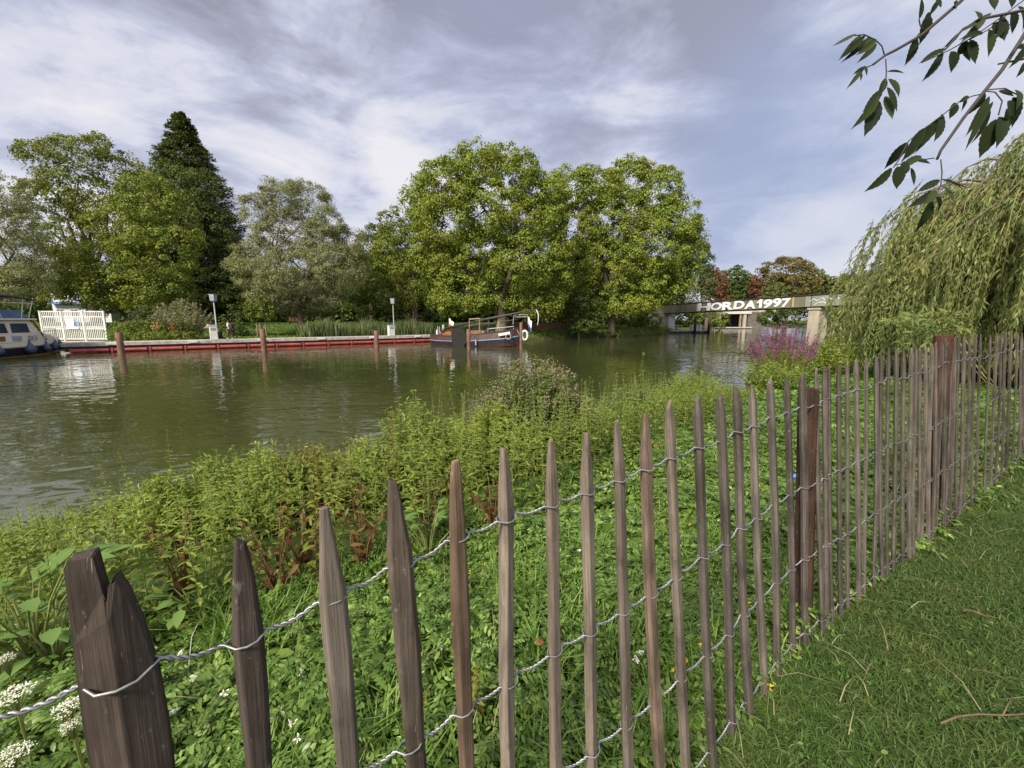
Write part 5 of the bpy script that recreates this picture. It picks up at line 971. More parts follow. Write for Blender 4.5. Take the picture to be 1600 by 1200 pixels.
for px, py, mt, w_, lab in [(243, 512, M_ORG, .42, 'peach orange flower clump above the green shrubs behind the dock'), (270, 512, M_REDP, .28, 'red flower clump beside the plumed shrub behind the dock')]:
    q = at(px, py, dk(dock_px(px), 2.7)[1]); g = gz(q[0], q[1]); t = thing('canna_flowers', lab, 'flowers', (q[0], q[1], g)); h = q[2] - g; n = 46; P = rng.normal(size=(n, 3)) * [w_ * .45, w_ * .3, .22] + [0, 0, h]; v, f = leafset(P, rng.normal(size=(n, 3)) + [0, 0, .6], rng.normal(size=(n, 3)), .17, .11); np_obj('blossoms', v, f, mt, t); mb = MB()
    for i in range(7): mb.tube([(random.gauss(0, .1), 0, -.1), (random.gauss(0, w_ * .4), random.gauss(0, .1), h)], [.02, .012], 5)
    mb.build('stems', M_STEM, t)
mass('bank_bush', 'dark bush on the far bank between the second plane and the bridge abutment', 'bush', [(at(a, 503 + b, 76 + c_), np.array([2.6, 2.0, 1.9])) for a, b, c_ in ((972, 0, 0), (992, 2, 1), (1012, -2, 3), (1000, -8, 5), (985, -6, 3))], LM['mid'], .7, 20, .6, .28)
# reeds
M_REED = leafmat('reed_blades', [(0, (.065, .105, .035)), (.5, (.125, .175, .07)), (.85, (.20, .25, .11)), (1, (.28, .24, .13))], .3)
n = 5200; px = rng.uniform(474, 692, n); ss = np.array([dock_px(q) for q in px]); bk = rng.uniform(2.3, 6.5, n); Pq = A2[None] + e * ss[:, None] + nb * bk[:, None]; hh = 1.75 * (1 + .18 * np.sin(ss * 1.3) + .1 * np.sin(ss * 3.1))
v, f = blades(Pq[:, :2], 1.0, .075, .35, None)
v = v.reshape(n, 6, 3); b0 = v[:, :1, 2:3].copy(); v[:, :, 2:3] = b0 + (v[:, :, 2:3] - b0) * hh[:, None, None]; tag(np_obj('reed_bed', v.reshape(-1, 3), f, M_REED), 'bed of tall grey-green reeds behind the right half of the dock', 'reeds', kind='stuff')
# grass of the far bank, coarse
Pg = scatter(60000, -44, 34, 34, 86, lambda P: (river_d(P)[0] > .15) & ~river_d(P)[1] & (river_d(P)[0] < 20) & (np.abs(P[:, 0] / P[:, 1]) < 1.3))
v, f = blades(Pg, .16, .10, .9); tag(np_obj('far_lawn', v, f, M_BLADE), 'bright grass of the park on the far bank', 'grass', kind='stuff')
Pg = scatter(9000, -9, 36, 50, 92, lambda P: (river_d(P)[0] > .0) & ~river_d(P)[1] & (river_d(P)[0] < 4.5)); z0 = ground(Pg); C = np.repeat(np.column_stack([Pg, z0]), 5, 0); C += np.column_stack([rng.normal(size=(len(C), 2)) * .3, rng.random(len(C)) * (.35 + .5 * np.repeat(rng.random(len(Pg)) ** 2, 5))])
s = rng.uniform(.14, .34, len(C)); v, f = leafset(C, rng.normal(size=C.shape) + [0, 0, .5], rng.normal(size=C.shape) * .5 + [0, -.4, .8], s, s * .5); tag(np_obj('bank_herbs', v, f, LM['mid']), 'low green herbs covering the far bank below the planes', 'herbs', kind='stuff')
# young staked trees, posts, bench, rails
def staked(px, Yd, top_py, lab, mat, r):
    x = (px - 800) / F * CP * Yd; g = gz(x, Yd); t = thing('young_tree', lab, 'tree', (x, Yd, g)); h = EYE + (500 - top_py) / F * Yd - g; mb = MB(); mb.tube([(0, 0, -.1), (.02, 0, h * .5), (0, 0, h * .9)], [.07, .05, .02], 7); mb.build('trunk', M_BARK, t, smooth=True)
    for k in (-1, 0, 1): mb = MB(); mb.tube([(k * .5, -.3 + abs(k) * .2, -.1), (k * .5, -.3 + abs(k) * .2, 1.5)], .055, 7); mb.build('stake', M_TAN, t)
    crown('crown', [(np.array([x, Yd, g + h * .72]), np.array([r, r, h * .30])), (np.array([x + r * .5, Yd, g + h * .6]), np.array([r * .6, r * .6, h * .2])), (np.array([x - r * .5, Yd, g + h * .62]), np.array([r * .6, r * .6, h * .2]))], LM[mat], t, .6, 14, .5, .25)
staked(408, 47, 466, 'young tree held by three pale stakes on the far lawn', 'mid', 1.5); staked(507, 56, 466, 'young tree with short pale stakes behind the reeds', 'mid', 1.2); staked(572, 58, 480, 'slim young tree with stakes near the dark wood', 'mid', 1.1)
p = on(432, 530, -.15); mb = MB(); mb.lathe([(.07, -.2), (.07, .75), (.075, .76), (.05, .84)], n=10); o = mb.build('marker_post', paint('pale_green_paint', (.45, .52, .36), .5, .15, 3), smooth=True); o.location = (p[0], p[1] + 1.5, gz(p[0], p[1] + 1.5)); tag(o, 'short pale green post on the lawn edge beside the dock', 'post')
x, Yd = (462 - 800) / F * CP * 60, 60; t = thing('park_bench', 'reddish brown park bench on the lawn behind the silvery willow trunk', 'bench', (x, Yd, gz(x, Yd)), R(8)); M_BENCH = paint('red_brown_slats', (.20, .075, .04), .7, .25, 4)
mb = MB(); [mb.box((0, -.22 + i * .15, .45), (2.1, .12, .04)) for i in range(4)]; mb.build('seat', M_BENCH, t); mb = MB(); [mb.box((0, .36, .62 + i * .15), (2.1, .04, .12)) for i in range(3)]; mb.build('backrest', M_BENCH, t)
for k in (-.85, .85): mb = MB(); mb.box((k, .0, .21), (.07, .45, .42)); mb.box((k, .40, .5), (.07, .05, 1.0)); mb.build('leg', M_DARK, t)
def rail(px0, px1, py, Yd, lab):
    x0, x1 = (px0 - 800) / F * Yd, (px1 - 800) / F * Yd; g = gz((x0 + x1) / 2, Yd); t = thing('timber_rail', lab, 'rail', ((x0 + x1) / 2, Yd, g)); h = max(.6, EYE + (500 - py) / F * Yd - g); mb = MB(); mb.box((0, 0, h), (x1 - x0, .09, .14)); mb.build('rail_board', M_TAN, t, bevel=.01)
    for k in np.linspace(-.46, .46, 4): mb = MB(); mb.box((k * (x1 - x0), .1, h * .5 - .05), (.1, .1, h + .1)); mb.build('rail_post', M_TAN, t)
rail(535, 562, 503, 57, 'short tan timber rail behind the left end of the reeds'); rail(600, 662, 494, 62, 'long tan timber rail in front of the dark wood')
# weathered fence boards and house far left
x0, x1, Yd = (212 - 800) / F * 58, (244 - 800) / F * 58, 58; t = thing('board_fence', 'grey weathered board fence glimpsed below the rounded tree', 'fence', ((x0 + x1) / 2, Yd, gz((x0 + x1) / 2, Yd)))
for i in range(12): mb = MB(); mb.box((x0 + (x1 - x0) * (i + .5) / 12 - (x0 + x1) / 2, 0, .85), ((x1 - x0) / 12 * .93, .04, 1.7 + random.uniform(-.04, .04))); mb.build('board', M_GREYW if 'M_GREYW' in globals() else paint('grey_boards', (.23, .20, .18), .9, .3, 2), t)
Yd = 76; xh = (130 - 800) / F * CP * Yd; g = gz(xh, Yd); t = thing('house', 'pale grey house with blue awning showing between the left trees', 'house', (xh, Yd, g)); W_, Dp, H_ = 10.5, 7, 6.2; M_WALLH = paint('pale_render', (.50, .51, .55), .85, .12, 1)
mb = MB(); mb.box((0, Dp / 2, H_ / 2), (W_, Dp, H_)); mb.build('wall', M_WALLH, t); mb = MB(); mb.prism([(-W_ / 2 - .4, H_ + .003), (W_ / 2 + .4, H_ + .003), (W_ / 2 - .8, H_ + 2.6), (-W_ / 2 + .8, H_ + 2.6)], -.4, Dp + .4); mb.build('roof', paint('slate', (.10, .10, .12), .8, .3, 2), t)
mb = MB(); mb.prism([(-.95, 3.3), (-.95, 3.42), (0, 3.75), (0, 3.6)], -W_ / 2 + .2, W_ / 2 - .2, 'yz'); mb.build('awning', paint('blue_canvas', (.10, .16, .34), .8, .2, 2), t)
for k in (-3.9, -1.3, 1.3, 3.9):
    for z in (1.7, 4.9):
        mb = MB(); mb.box((k, -.03, z), (1.25, .08, 1.5)); w_o = mb.build('window', M_WHITE_P, t); mb = MB(); mb.box((k - .3, -.08, z), (.5, .03, 1.3)); mb.box((k + .3, -.08, z), (.5, .03, 1.3)); mb.build('pane', M_GLASS, w_o)
# white railing gate
Yd = 38.3; x0, x1 = (64 - 800) / F * CP * Yd, (160 - 800) / F * CP * Yd; W_ = x1 - x0; g = -.36; t = thing('white_gate', 'white barred metal gate and railing behind the motor yacht', 'gate', (x0, Yd, g), R(2)); H_ = EYE + (500 - 486) / F * Yd - g
for k in range(4): mb = MB(); mb.box((W_ * k / 3, 0, H_ / 2 - .15), (.14, .14, H_ + .3)); mb.build('gate_post', M_WHITE_P, t, bevel=.01)
for k in range(3):
    a = W_ * k / 3 + .12; b_ = W_ * (k + 1) / 3 - .12; mb = MB()
    for z in (.16, H_ * .40, H_ * .46, H_ * .80, H_ - .06): mb.box(((a + b_) / 2, 0, z), (b_ - a, .07, .10))
    nn = 10
    for j in range(nn + 1): mb.box((a + (b_ - a) * j / nn, .0, (.16 + H_ - .06) / 2), (.062, .045, H_ - .3))
    mb.build('gate_panel', M_WHITE_P, t)
mb = MB(); mb.box((W_ * .46, -.08, H_ * .60), (.72, .03, .75)); mb.box((W_ * .50, -.08, H_ * .43), (1.0, .03, .2)); mb.build('notice_board', paint('pale_notice', (.68, .74, .78), .4, .1, 2), t); mb = MB(); mb.box((W_ * .58, -.06, H_ * .58), (.28, .03, .4)); mb.build('notice', paint('blue_notice', (.18, .34, .50), .4, .3, 3), t)
mb = MB(); mb.box(((x0 + x1) / 2, Yd + .6, -.62), (W_ + 1.6, 3.4, .5)); o = mb.build('landing_stage', M_DECK, bevel=.02); tag(o, 'pale concrete landing under the white gate', 'landing')
# ------------------------------------------------------------------ boats
def hull(stations, rows):
    """stations: (x, half beam, sheer z, keel z); rows: (fraction of height, beam factor, material index of the band above)"""
    ringsL = []
    for x, hb, zs, zk in stations: ringsL.append([(x, -hb * bf, zk + (zs - zk) * fr) for fr, bf, _ in rows])
    mb = MB(); k = len(rows)
    for sgn in (1, -1):
        b0 = len(mb.v); mb.v += [(x, y * sgn, z) for r_ in ringsL for x, y, z in r_]
        for i in range(len(stations) - 1):
            for j in range(k - 1):
                q = (b0 + i * k + j, b0 + (i + 1) * k + j, b0 + (i + 1) * k + j + 1, b0 + i * k + j + 1); mb.f.append(q if sgn == 1 else q[::-1]); mb.m.append(rows[j][2])
    n = len(stations) * k
    for i in (0, len(stations) - 1):   # stern and stem closure
        for j in range(k - 1): a = i * k + j; q = (a, a + 1, a + 1 + n, a + n); mb.f.append(q); mb.m.append(rows[j][2])
    for i in range(len(stations) - 1): a = i * k + k - 2; q = (a, a + k, a + k + n, a + n); mb.f.append(q); mb.m.append(len(set(r_[2] for r_ in rows)))
    return mb
# sailing barge
bw, sw = on(812, 541.5, WATER), on(677, 537, WATER); c = (bw + sw) / 2; hd = bw - sw; LB = float(np.linalg.norm(hd)); rzb = math.atan2(hd[1], hd[0]); t = thing('sailing_barge', 'dark red and navy sailing barge with lowered mast moored at the dock end', 'boat', c, rzb); k = LB / 9.3
M_LEE = paint('tarred_leeboard', (.012, .011, .011), .9, .35, 2)
def bx(px): return (px - 744.5) / 135 * LB
st = [(-4.65, .25, 1.12, -.3), (-4.5, .75, 1.1, -.35), (-4.1, 1.2, 1.04, -.4), (-3, 1.55, .98, -.4), (-1.5, 1.75, .98, -.4), (0, 1.8, 1.05, -.4), (1.5, 1.75, 1.22, -.4), (2.8, 1.6, 1.42, -.4), (3.7, 1.25, 1.55, -.38), (4.3, .75, 1.75, -.3), (4.62, .22, 1.85, -.2)]
hull([(x * k, hb, zs, zk) for x, hb, zs, zk in st], [(0, .55, 0), (.22, .93, 0), (.40, 1.0, 1), (.60, 1.03, 2), (.645, 1.04, 3), (.96, .98, 4), (1, .98, 4)]).build('hull', [M_BROWN, M_NAVY, M_PALEB, M_BROWN, M_BLACK, M_WOOD], t)
mb = MB(); mb.rings([[(x * k, s_ * hb * 1.0, zs + dz) for s_, dz in ((-1, .0), (-1, .08), (-.9, .08), (-.9, 0))] for x, hb, zs, zk in st]); mb.rings([[(x * k, s_ * hb * 1.0, zs + dz) for s_, dz in ((.9, .0), (.9, .08), (1, .08), (1, 0))] for x, hb, zs, zk in st]); mb.build('gunwale', M_DARK, t)
mb = MB(); mb.rings([[(x, -w_, .85), (x, -w_ * .95, h_), (x, w_ * .95, h_), (x, w_, .85)] for x, w_, h_ in ((bx(742), 1.15, 1.42), (bx(746), 1.2, 1.45), (bx(765), 1.1, 1.5), (bx(768), 1.05, 1.48))]); mb.build('deckhouse', M_WOOD, t, bevel=.03)
mb = MB(); mb.box((bx(755), 0, 1.50), (1.6, 2.3, .05)); mb.build('deckhouse_roof', M_TAN, t)
mb = MB(); mb.rings([[(x, -.8, .8), (x, -.75, h_), (x, .75, h_), (x, .8, .8)] for x, h_ in ((bx(697), 1.25), (bx(700), 1.45), (bx(712), 1.4), (bx(716), 1.2))]); mb.build('aft_cabin', M_WOOD, t, bevel=.03)
mb = MB(); mb.box((bx(697), -.6, 1.5), (1.2, .7, .22)); mb.build('sail_cover', M_BROWN, t, bevel=.08)
fx = 1.65
fan = [(bx(729) + .05, 1.78)] + [(bx(716) + 1.08 * math.cos(a) * 1.02, .82 + 1.05 * math.sin(a)) for a in np.linspace(1.0, -1.25, 12)] + [(bx(711), -.05), (bx(706), .2), (bx(705), 1.62), (bx(710), 1.82)]
fan = [(a + fx, b) for a, b in fan]
mb = MB(); mb.prism(fan, -1.98, -1.86); mb.build('leeboard', M_LEE, t, bevel=.02)
mb = MB(); mb.prism(fan, 1.86, 1.98); mb.build('leeboard', M_LEE, t, bevel=.02)
mb = MB(); mb.tube([(bx(699), .0, 1.75), (bx(765), 0, 2.75), (bx(836), 0, 3.72)], [.13, .13, .06], 10); mb.build('mast', M_DARK, t, smooth=True)
mb = MB(); mb.tube([(bx(705), .5, 1.5), (bx(760), .45, 2.15), (bx(808), .4, 2.75)], [.09, .10, .06], 8); mb.build('boom', M_DARK, t, smooth=True)
mb = MB(); mb.tube([(bx(745), -.9, 1.0), (bx(745), -.9, 2.72), (bx(745), .9, 2.72), (bx(745), .9, 1.0)], .045, 6); mb.tube([(bx(760.5), -.9, 1.05), (bx(760.5), -.9, 2.80), (bx(760.5), .9, 2.80), (bx(760.5), .9, 1.05)], .045, 6); mb.tube([(bx(745), -.9, 2.72), (bx(760.5), -.9, 2.80)], .07, 6); mb.build('gallows', M_TAN, t)
mb = MB(); mb.tube([(bx(776), -1.45, 1.25), (bx(778), -1.45, 1.78), (bx(795), -1.2, 1.9), (bx(808), -.7, 2.02), (bx(808), -.7, 1.72)], .04, 6); mb.tube([(bx(792), -1.3, 1.4), (bx(792), -1.3, 1.88)], .035, 6); mb.build('bow_rail', M_GREYM, t)
mb = MB(); mb.tube([(bx(802), .1, 2.2), (bx(803), .1, 3.05), (bx(808), .1, 3.2), (bx(822), .1, 3.15), (bx(823), .1, 2.2)], .045, 6); mb.tube([(bx(805), .1, 2.95), (bx(821), .1, 2.95)], .04, 6); mb.build('mast_crutch', M_GREYM, t)
mb = MB(); mb.tube([(bx(834), 0, 3.68), (bx(837), 0, 3.2), (bx(837), 0, 2.6), (bx(836), 0, 2.15)], [.05, .05, .04, .03], 6); mb.build('tackle', M_WHITE_P, t)
mb = MB(); rg = np.random.default_rng(1)
for i in range(5): mb.tube([(bx(789) + .09 * math.cos(a + i), -1.0 + .12 * math.sin(a), 2.15 + .42 * math.sin(a * .99 + i * .2)) for a in np.linspace(0, 6.2, 12)], .03, 5)
mb.build('rope_coil', M_TAN, t); mb = MB(); mb.tube([(bx(789), -1.0, 1.25), (bx(789), -1.0, 2.75)], .04, 6); mb.build('rope_post', M_TAN, t)
mb = MB(); mb.box((bx(800), -1.47, 1.30), (1.15, .03, .26), Matrix.Translation((bx(800), -1.47, 1.3)) @ Matrix.Rotation(R(24), 4, 'Z') @ Matrix.Rotation(R(-10), 4, 'Y') @ Matrix.Translation((-bx(800), 1.47, -1.3))); mb.build('name_board', M_WHITE_P, t)
mb = MB(); mb.tube([(bx(805) + .24 * math.cos(a), -1.36 + .08 * math.cos(a), 1.02 + .24 * math.sin(a)) for a in np.linspace(0, 2 * math.pi, 17)], .055, 6, False); mb.build('tyre_fender', M_GREYM, t)
mb = MB(); mb.tube([(bx(739) + .24 * math.cos(a), -1.92, .80 + .24 * math.sin(a)) for a in np.linspace(0, 2 * math.pi, 17)], .05, 6, False); mb.build('tyre_fender', M_GREYM, t)
mb = MB(); mb.tube([(bx(763), -1.95, .15), (bx(763), -1.95, .75)], .08, 8); mb.build('hanging_fender', M_PALEB, t)
mb = MB(); mb.tube([(bx(703), .2, 1.3), (bx(703), .2, 2.9)], .03, 6); mb.build('flagstaff', M_TAN, t)
def flag(name, mats, x, y, z, w_, h_, sag, parent):
    mb = MB(); nx_, ny_ = 6, 3
    for j in range(ny_):
        mb.cur = j
        for i in range(nx_):
            def q(a, b): u = a / nx_; return (x + u * w_ * .8 + .03 * math.sin(u * 7), y + .07 * math.sin(u * 9 + b), z - b / ny_ * h_ - u * sag)
            A_, B_, C_, D_ = q(i, j), q(i + 1, j), q(i + 1, j + 1), q(i, j + 1); o_ = (0, .012, 0); mb.add([A_, B_, C_, D_] + [tuple(np.add(w__, o_)) for w__ in (A_, B_, C_, D_)], [(0, 1, 2, 3), (7, 6, 5, 4), (0, 4, 5, 1), (1, 5, 6, 2), (2, 6, 7, 3), (3, 7, 4, 0)])
    return mb.build(name, mats, parent)
M_FRED = paint('red_bunting', (.50, .06, .06), .8, .2, 5); M_FBLU = paint('blue_bunting', (.06, .12, .40), .8, .2, 5); M_FWHI = paint('white_bunting', (.75, .75, .75), .8, .1, 5)
flag('flag', [M_FWHI, M_FWHI, M_FRED], bx(703), .2, 2.85, .75, .8, .45, t); flag('flag', [M_FWHI, M_FWHI, M_FBLU], bx(823), .1, 3.0, .45, 1.0, .5, t)
for xx, yy, zz_, rr, mt in [(bx(694), -.9, 1.25, .2, M_WHITE_P), (bx(690), .3, 1.2, .22, M_TAN), (bx(770), -.5, 1.5, .22, M_BLACK), (bx(697), -.2, 1.75, .18, M_GREYM)]: mb = MB(); mb.lathe([(rr * .8, -.25), (rr, 0), (rr * .7, .3), (rr * .3, .4)], (xx, yy, zz_), 8); mb.build('deck_gear', mt, t, smooth=True)
mb = MB(); mb.tube([(bx(696), -1.1, 1.2), (bx(696), -1.1, 1.95), (bx(699), -1.1, 1.95), (bx(699), -1.1, 1.2)], .07, 6); mb.build('stern_rail', M_GREYM, t)
q = t.matrix_basis @ Vector((bx(818.5), -.45, .95)); mb = MB(); mb.tube([(.27 * math.cos(a), .0, .46 * math.sin(a)) for a in np.linspace(0, 2 * math.pi, 25)], .105, 8, False); o = mb.build('lifebuoy', M_WHITE_P, smooth=True); o.location = (q.x, q.y, q.z + WATER * 0); o.rotation_euler = (R(8), 0, rzb + R(20)); o.location = V(at(820, 524, bw[1] - .2)); tag(o, 'white lifebuoy hanging at the bow of the sailing barge', 'lifebuoy')
# motor yacht
pb = on(91, 549.7, WATER); hd = Vector((-.10, 1, 0)).normalized(); rzy = math.atan2(hd.y, hd.x); t = thing('motor_yacht', 'navy and cream motor yacht cut by the left edge of the frame', 'boat', pb, rzy)
st = [(-11, 1.7, 1.0, -.4), (-9, 1.9, .98, -.45), (-6, 1.95, 1.0, -.45), (-4, 1.85, 1.04, -.45), (-2.4, 1.5, 1.10, -.42), (-1.2, 1.0, 1.17, -.38), (-.4, .45, 1.24, -.3), (.12, .08, 1.30, -.1)]
hull([(x, hb, zs, zk) for x, hb, zs, zk in st], [(0, .5, 0), (.27, .88, 1), (.34, .91, 2), (.74, 1.0, 3), (.80, 1.05, 3), (1, 1.04, 3)]).build('hull', [M_NAVY, paint('ochre_stripe', (.42, .26, .06), .5, .2, 3), M_NAVY, M_CREAM, M_DECK], t)
def cab(name, prof, w0, w1, mat, bevel=.05):
    """side outline in x,z with the half widths at its bottom and top"""
    zs = [p[1] for p in prof]; z0, z1 = min(zs), max(zs); W = lambda z: w0 + (w1 - w0) * (z - z0) / (z1 - z0); n = len(prof); mb = MB(); mb.add([(x, -W(z), z) for x, z in prof] + [(x, W(z), z) for x, z in prof], [tuple(range(n)), tuple(range(2 * n - 1, n - 1, -1))] + [(i, i + n, (i + 1) % n + n, (i + 1) % n) for i in range(n)]); return mb.build(name, mat, t, bevel=bevel)
cab('cabin', [(-2.3, 1.0), (-2.7, 1.75), (-3.1, 2.62), (-9.5, 2.62), (-9.5, .95)], 1.42, 1.22, M_CREAM); cab('forecabin', [(-1.0, 1.1), (-1.35, 1.5), (-2.6, 1.72), (-2.6, 1.0)], 1.0, .85, M_CREAM)
mb = MB(); mb.box((-6.3, 0, 2.70), (7.0, 2.9, .13)); mb.build('cabin_roof', M_CREAM, t, bevel=.04)
for x0, x1 in ((-4.6, -3.35), (-6.6, -4.85), (-8.8, -6.9)):
    for sg in (-1, 1):
        mb = MB(); mb.rings([[(x0, sg * w_, z), (x1, sg * w_, z)] for w_, z in ((1.345, 1.75), (1.26, 2.42))], False, False); y0 = 1.33; mb = MB(); vs = [(x0, sg * 1.345, 1.72), (x1, sg * 1.345, 1.72), (x1 - .08, sg * 1.275, 2.40), (x0 + .04, sg * 1.275, 2.40)]; vs2 = [(a, b - sg * .05, c_) for a, b, c_ in vs]; mb.add(vs + vs2, [(0, 1, 2, 3), (7, 6, 5, 4), (0, 4, 5, 1), (1, 5, 6, 2), (2, 6, 7, 3), (3, 7, 4, 0)]); mb.build('cabin_window', M_GLASS, t)
for x0, x1, mt in ((-3.6, -3.0, M_PALEB), (-4.7, -4.1, M_PALEB), (-6.2, -5.2, M_WOOD)): mb = MB(); mb.box(((x0 + x1) / 2, -1.425, 1.32), (x1 - x0, .05, .34)); mb.build('side_port', mt, t, bevel=.02)
mb = MB(); vs = [(-2.72, -1.15, 1.80), (-2.72, 1.15, 1.80), (-3.02, 1.06, 2.5), (-3.02, -1.06, 2.5)]; mb.add(vs + [(x + .05, y, z) for x, y, z in vs], [(0, 1, 2, 3), (7, 6, 5, 4), (0, 4, 5, 1), (1, 5, 6, 2), (2, 6, 7, 3), (3, 7, 4, 0)]); mb.build('windscreen', M_GLASS, t)
mb = MB(); mb.tube([(-2.25, -1.38, 1.05), (-2.95, -1.25, 2.6)], .07, 6); mb.build('corner_post', M_WOOD, t)
M_SCR = paint('blue_tinted_screen', (.10, .17, .33), .12, .3, 2)
for sg in (-1, 1): mb = MB(); mb.prism([(-3.3, 2.77), (-3.7, 3.38), (-7.0, 3.30), (-7.0, 2.77)], sg * 1.22, sg * 1.26); mb.build('bridge_screen', M_SCR, t)
mb = MB(); mb.add([(-3.3, -1.2, 2.77), (-3.3, 1.2, 2.77), (-3.7, 1.2, 3.38), (-3.7, -1.2, 3.38), (-3.35, -1.2, 2.77), (-3.35, 1.2, 2.77), (-3.75, 1.2, 3.38), (-3.75, -1.2, 3.38)], [(0, 1, 2, 3), (7, 6, 5, 4), (0, 4, 5, 1), (1, 5, 6, 2), (2, 6, 7, 3), (3, 7, 4, 0)]); mb.build('bridge_screen', M_SCR, t)
mb = MB(); mb.rings([[(x, y, 4.36 + .22 * math.sin((x + 7.6) / 5 * math.pi) - .10 * (y / 1.3) ** 2 + dz) for y, dz in [(-1.35, -.18), (-1.3, 0), (-.6, .04), (.6, .04), (1.3, 0), (1.35, -.18), (1.25, -.06), (0, -.02), (-1.25, -.06)]] for x in np.linspace(-7.6, -2.6, 9)]); mb.build('bimini', paint('dark_canvas', (.045, .055, .075), .9, .25, 3), t, smooth=True)
mb = MB()
for sg in (-1, 1):
    for xa, xb in ((-2.7, -3.2), (-3.4, -3.7), (-5.4, -5.0), (-7.5, -6.8)): mb.tube([(xa, sg * 1.3, 4.28), (xb, sg * 1.25, 2.76)], .032, 6)
    mb.tube([(-2.75, sg * 1.3, 3.9), (-5.3, sg * 1.3, 3.9)], .03, 6)
mb.build('bimini_frame', M_WHITE_P, t)
mb = MB(); pts = [(.05, 0, 1.95), (-.6, -.62, 1.92), (-1.6, -1.3, 1.85), (-2.6, -1.58, 1.78), (-3.6, -1.8, 1.70)]; mb.tube(pts, .028, 6); mb.tube([(x, -y, z) for x, y, z in pts], .028, 6); [mb.tube([(x, s_ * y, z), (x, s_ * y, 1.1)], .025, 6) for x, y, z in pts for s_ in (1, -1)]; mb.tube([(x, y, z - .35) for x, y, z in pts], .018, 5); mb.build('pulpit_rail', M_WHITE_P, t)
mb = MB(); mb.tube([(-6.4, -.7, 2.7), (-6.4, -.7, 5.0)], [.09, .05], 8); mb.tube([(-6.4, -1.6, 4.5), (-6.4, .3, 4.5)], .04, 6); mb.lathe([(.3, 0), (.34, .08), (.3, .2), (.1, .24)], (-6.4, -.7, 4.78), 12); mb.build('radar_mast', M_WHITE_P, t)
flag('pennant', [M_FWHI, paint('pale_orange_bunting', (.72, .45, .36), .8, .2, 4), M_FWHI], -6.3, -.9, 4.45, 1.0, .9, .3, t); flag('pennant', [M_FWHI, M_FWHI, M_FWHI], -6.2, -1.3, 4.5, 1.3, .3, .5, t)
for x, y, r_ in ((-4.2, -1.98, .36), (-2.7, -1.72, .26), (-1.6, -1.35, .30), (-.75, -.92, .30), (-6.4, -2.05, .34)):
    mb = MB(); mb.lathe([(.05, r_ * 1.9), (.07, r_ * 1.35), (r_ * .55, r_ * .8), (r_, 0), (r_ * .8, -r_ * .65), (r_ * .3, -r_ * .95)], (x, y, .52), 12); mb.tube([(x, y, .52 + r_ * 1.8), (x, y + .1, 1.2)], .02, 5); mb.build('fender', paint('dark_blue_vinyl', (.055, .085, .15), .4, .25, 4), t, smooth=True)
M_ROPE = paint('mooring_rope_fibre', (.30, .26, .19), .9, .3, 6)
def rope(a, b, sag, lab):
    a, b = np.array(a), np.array(b); mb = MB(); mb.tube([a + (b - a) * k - np.array([0, 0, sag * math.sin(math.pi * k)]) for k in np.linspace(0, 1, 9)], .03, 5); tag(mb.build('mooring_rope', M_ROPE, smooth=True), lab, 'rope')
rope(pb + hd * -.3 + [0, 0, 1.25] if False else np.array(pb) + np.array([.2, -.6, 1.2]), dk(1.2, .3, DZ + .03), .25, 'slack mooring rope from the motor yacht bow to the dock end')
wp = on(814, 545, WATER); rope(np.array(bw) + np.array([-.3, 0, 1.75]), wp + np.array([0, 0, 1.2]), .1, 'short mooring rope from the barge bow to the thin tall post')
wp = on(732.5, 545, WATER); rope((np.array(bw) + np.array(sw)) / 2 + np.array([.3, -1.3, 1.05]), wp + np.array([0, 0, 1.3]), .15, 'mooring rope from the barge side to the post against the leeboard')
# rusty low wall on the far bank
q0, q1 = at(782, 503, 58), at(890, 503, 64); mid_ = (q0 + q1) / 2; ln = np.linalg.norm((q1 - q0)[:2]); g = gz(mid_[0], mid_[1]); mb = MB(); mb.box((0, 0, .5), (ln, .5, 1.0)); mb.box((0, -.02, 1.04), (ln + .1, .6, .10)); o = mb.build('retaining_wall', paint('rust_brown_timber', (.16, .085, .055), .9, .35, .8, bump=.3), bevel=.02); o.location = (mid_[0], mid_[1], max(g - .2, EYE - 8 / F * mid_[1] - 1.0 + .3)); o.rotation_euler = (0, 0, math.atan2(q1[1] - q0[1], q1[0] - q0[0])); tag(o, 'low rusty brown retaining wall on the bank behind the barge bow', 'wall')
q = at(917, 497, 64); g = gz(q[0], q[1]); t = thing('bollard_lamp', 'short white lamp on the bank below the second plane', 'lamp', (q[0], q[1], g)); mb = MB(); mb.tube([(0, 0, -.2), (0, 0, 1.9)], .05, 8); mb.build('pole', M_WHITE_P, t); mb = MB(); mb.lathe([(.1, 1.9), (.22, 2.0), (.22, 2.25), (.05, 2.4)], n=10); mb.build('lamp_head', M_WHITE_P, t)
# ------------------------------------------------------------------ bridge
LB0 = np.array([32., 88, 0]); tb = np.array([12., -26, 0]); Lt = np.linalg.norm(tb[:2]); bh = 1.68
def bz(s): return 2.95 + .52 * s
t = thing('footbridge', 'olive concrete footbridge with white graffiti letters crossing the river', 'bridge', LB0 + [0, 0, bz(0)], math.atan2(tb[1], tb[0])); slope = math.atan2(.52, Lt); t.rotation_euler = (0, -slope, math.atan2(tb[1], tb[0]))
s0, s1 = -.14 * Lt, 1.75 * Lt
mb = MB(); mb.box(((s0 + s1) / 2, 1.3, bh / 2), (s1 - s0, 2.6, bh)); mb.build('girder', M_OLIVE, t, bevel=.03); mb = MB(); mb.box(((s0 + s1) / 2, 1.3, bh + .05), (s1 - s0, 2.9, .12)); mb.box(((s0 + s1) / 2, 1.3, -.06), (s1 - s0, 2.2, .12)); mb.build('coping', M_DARK, t)
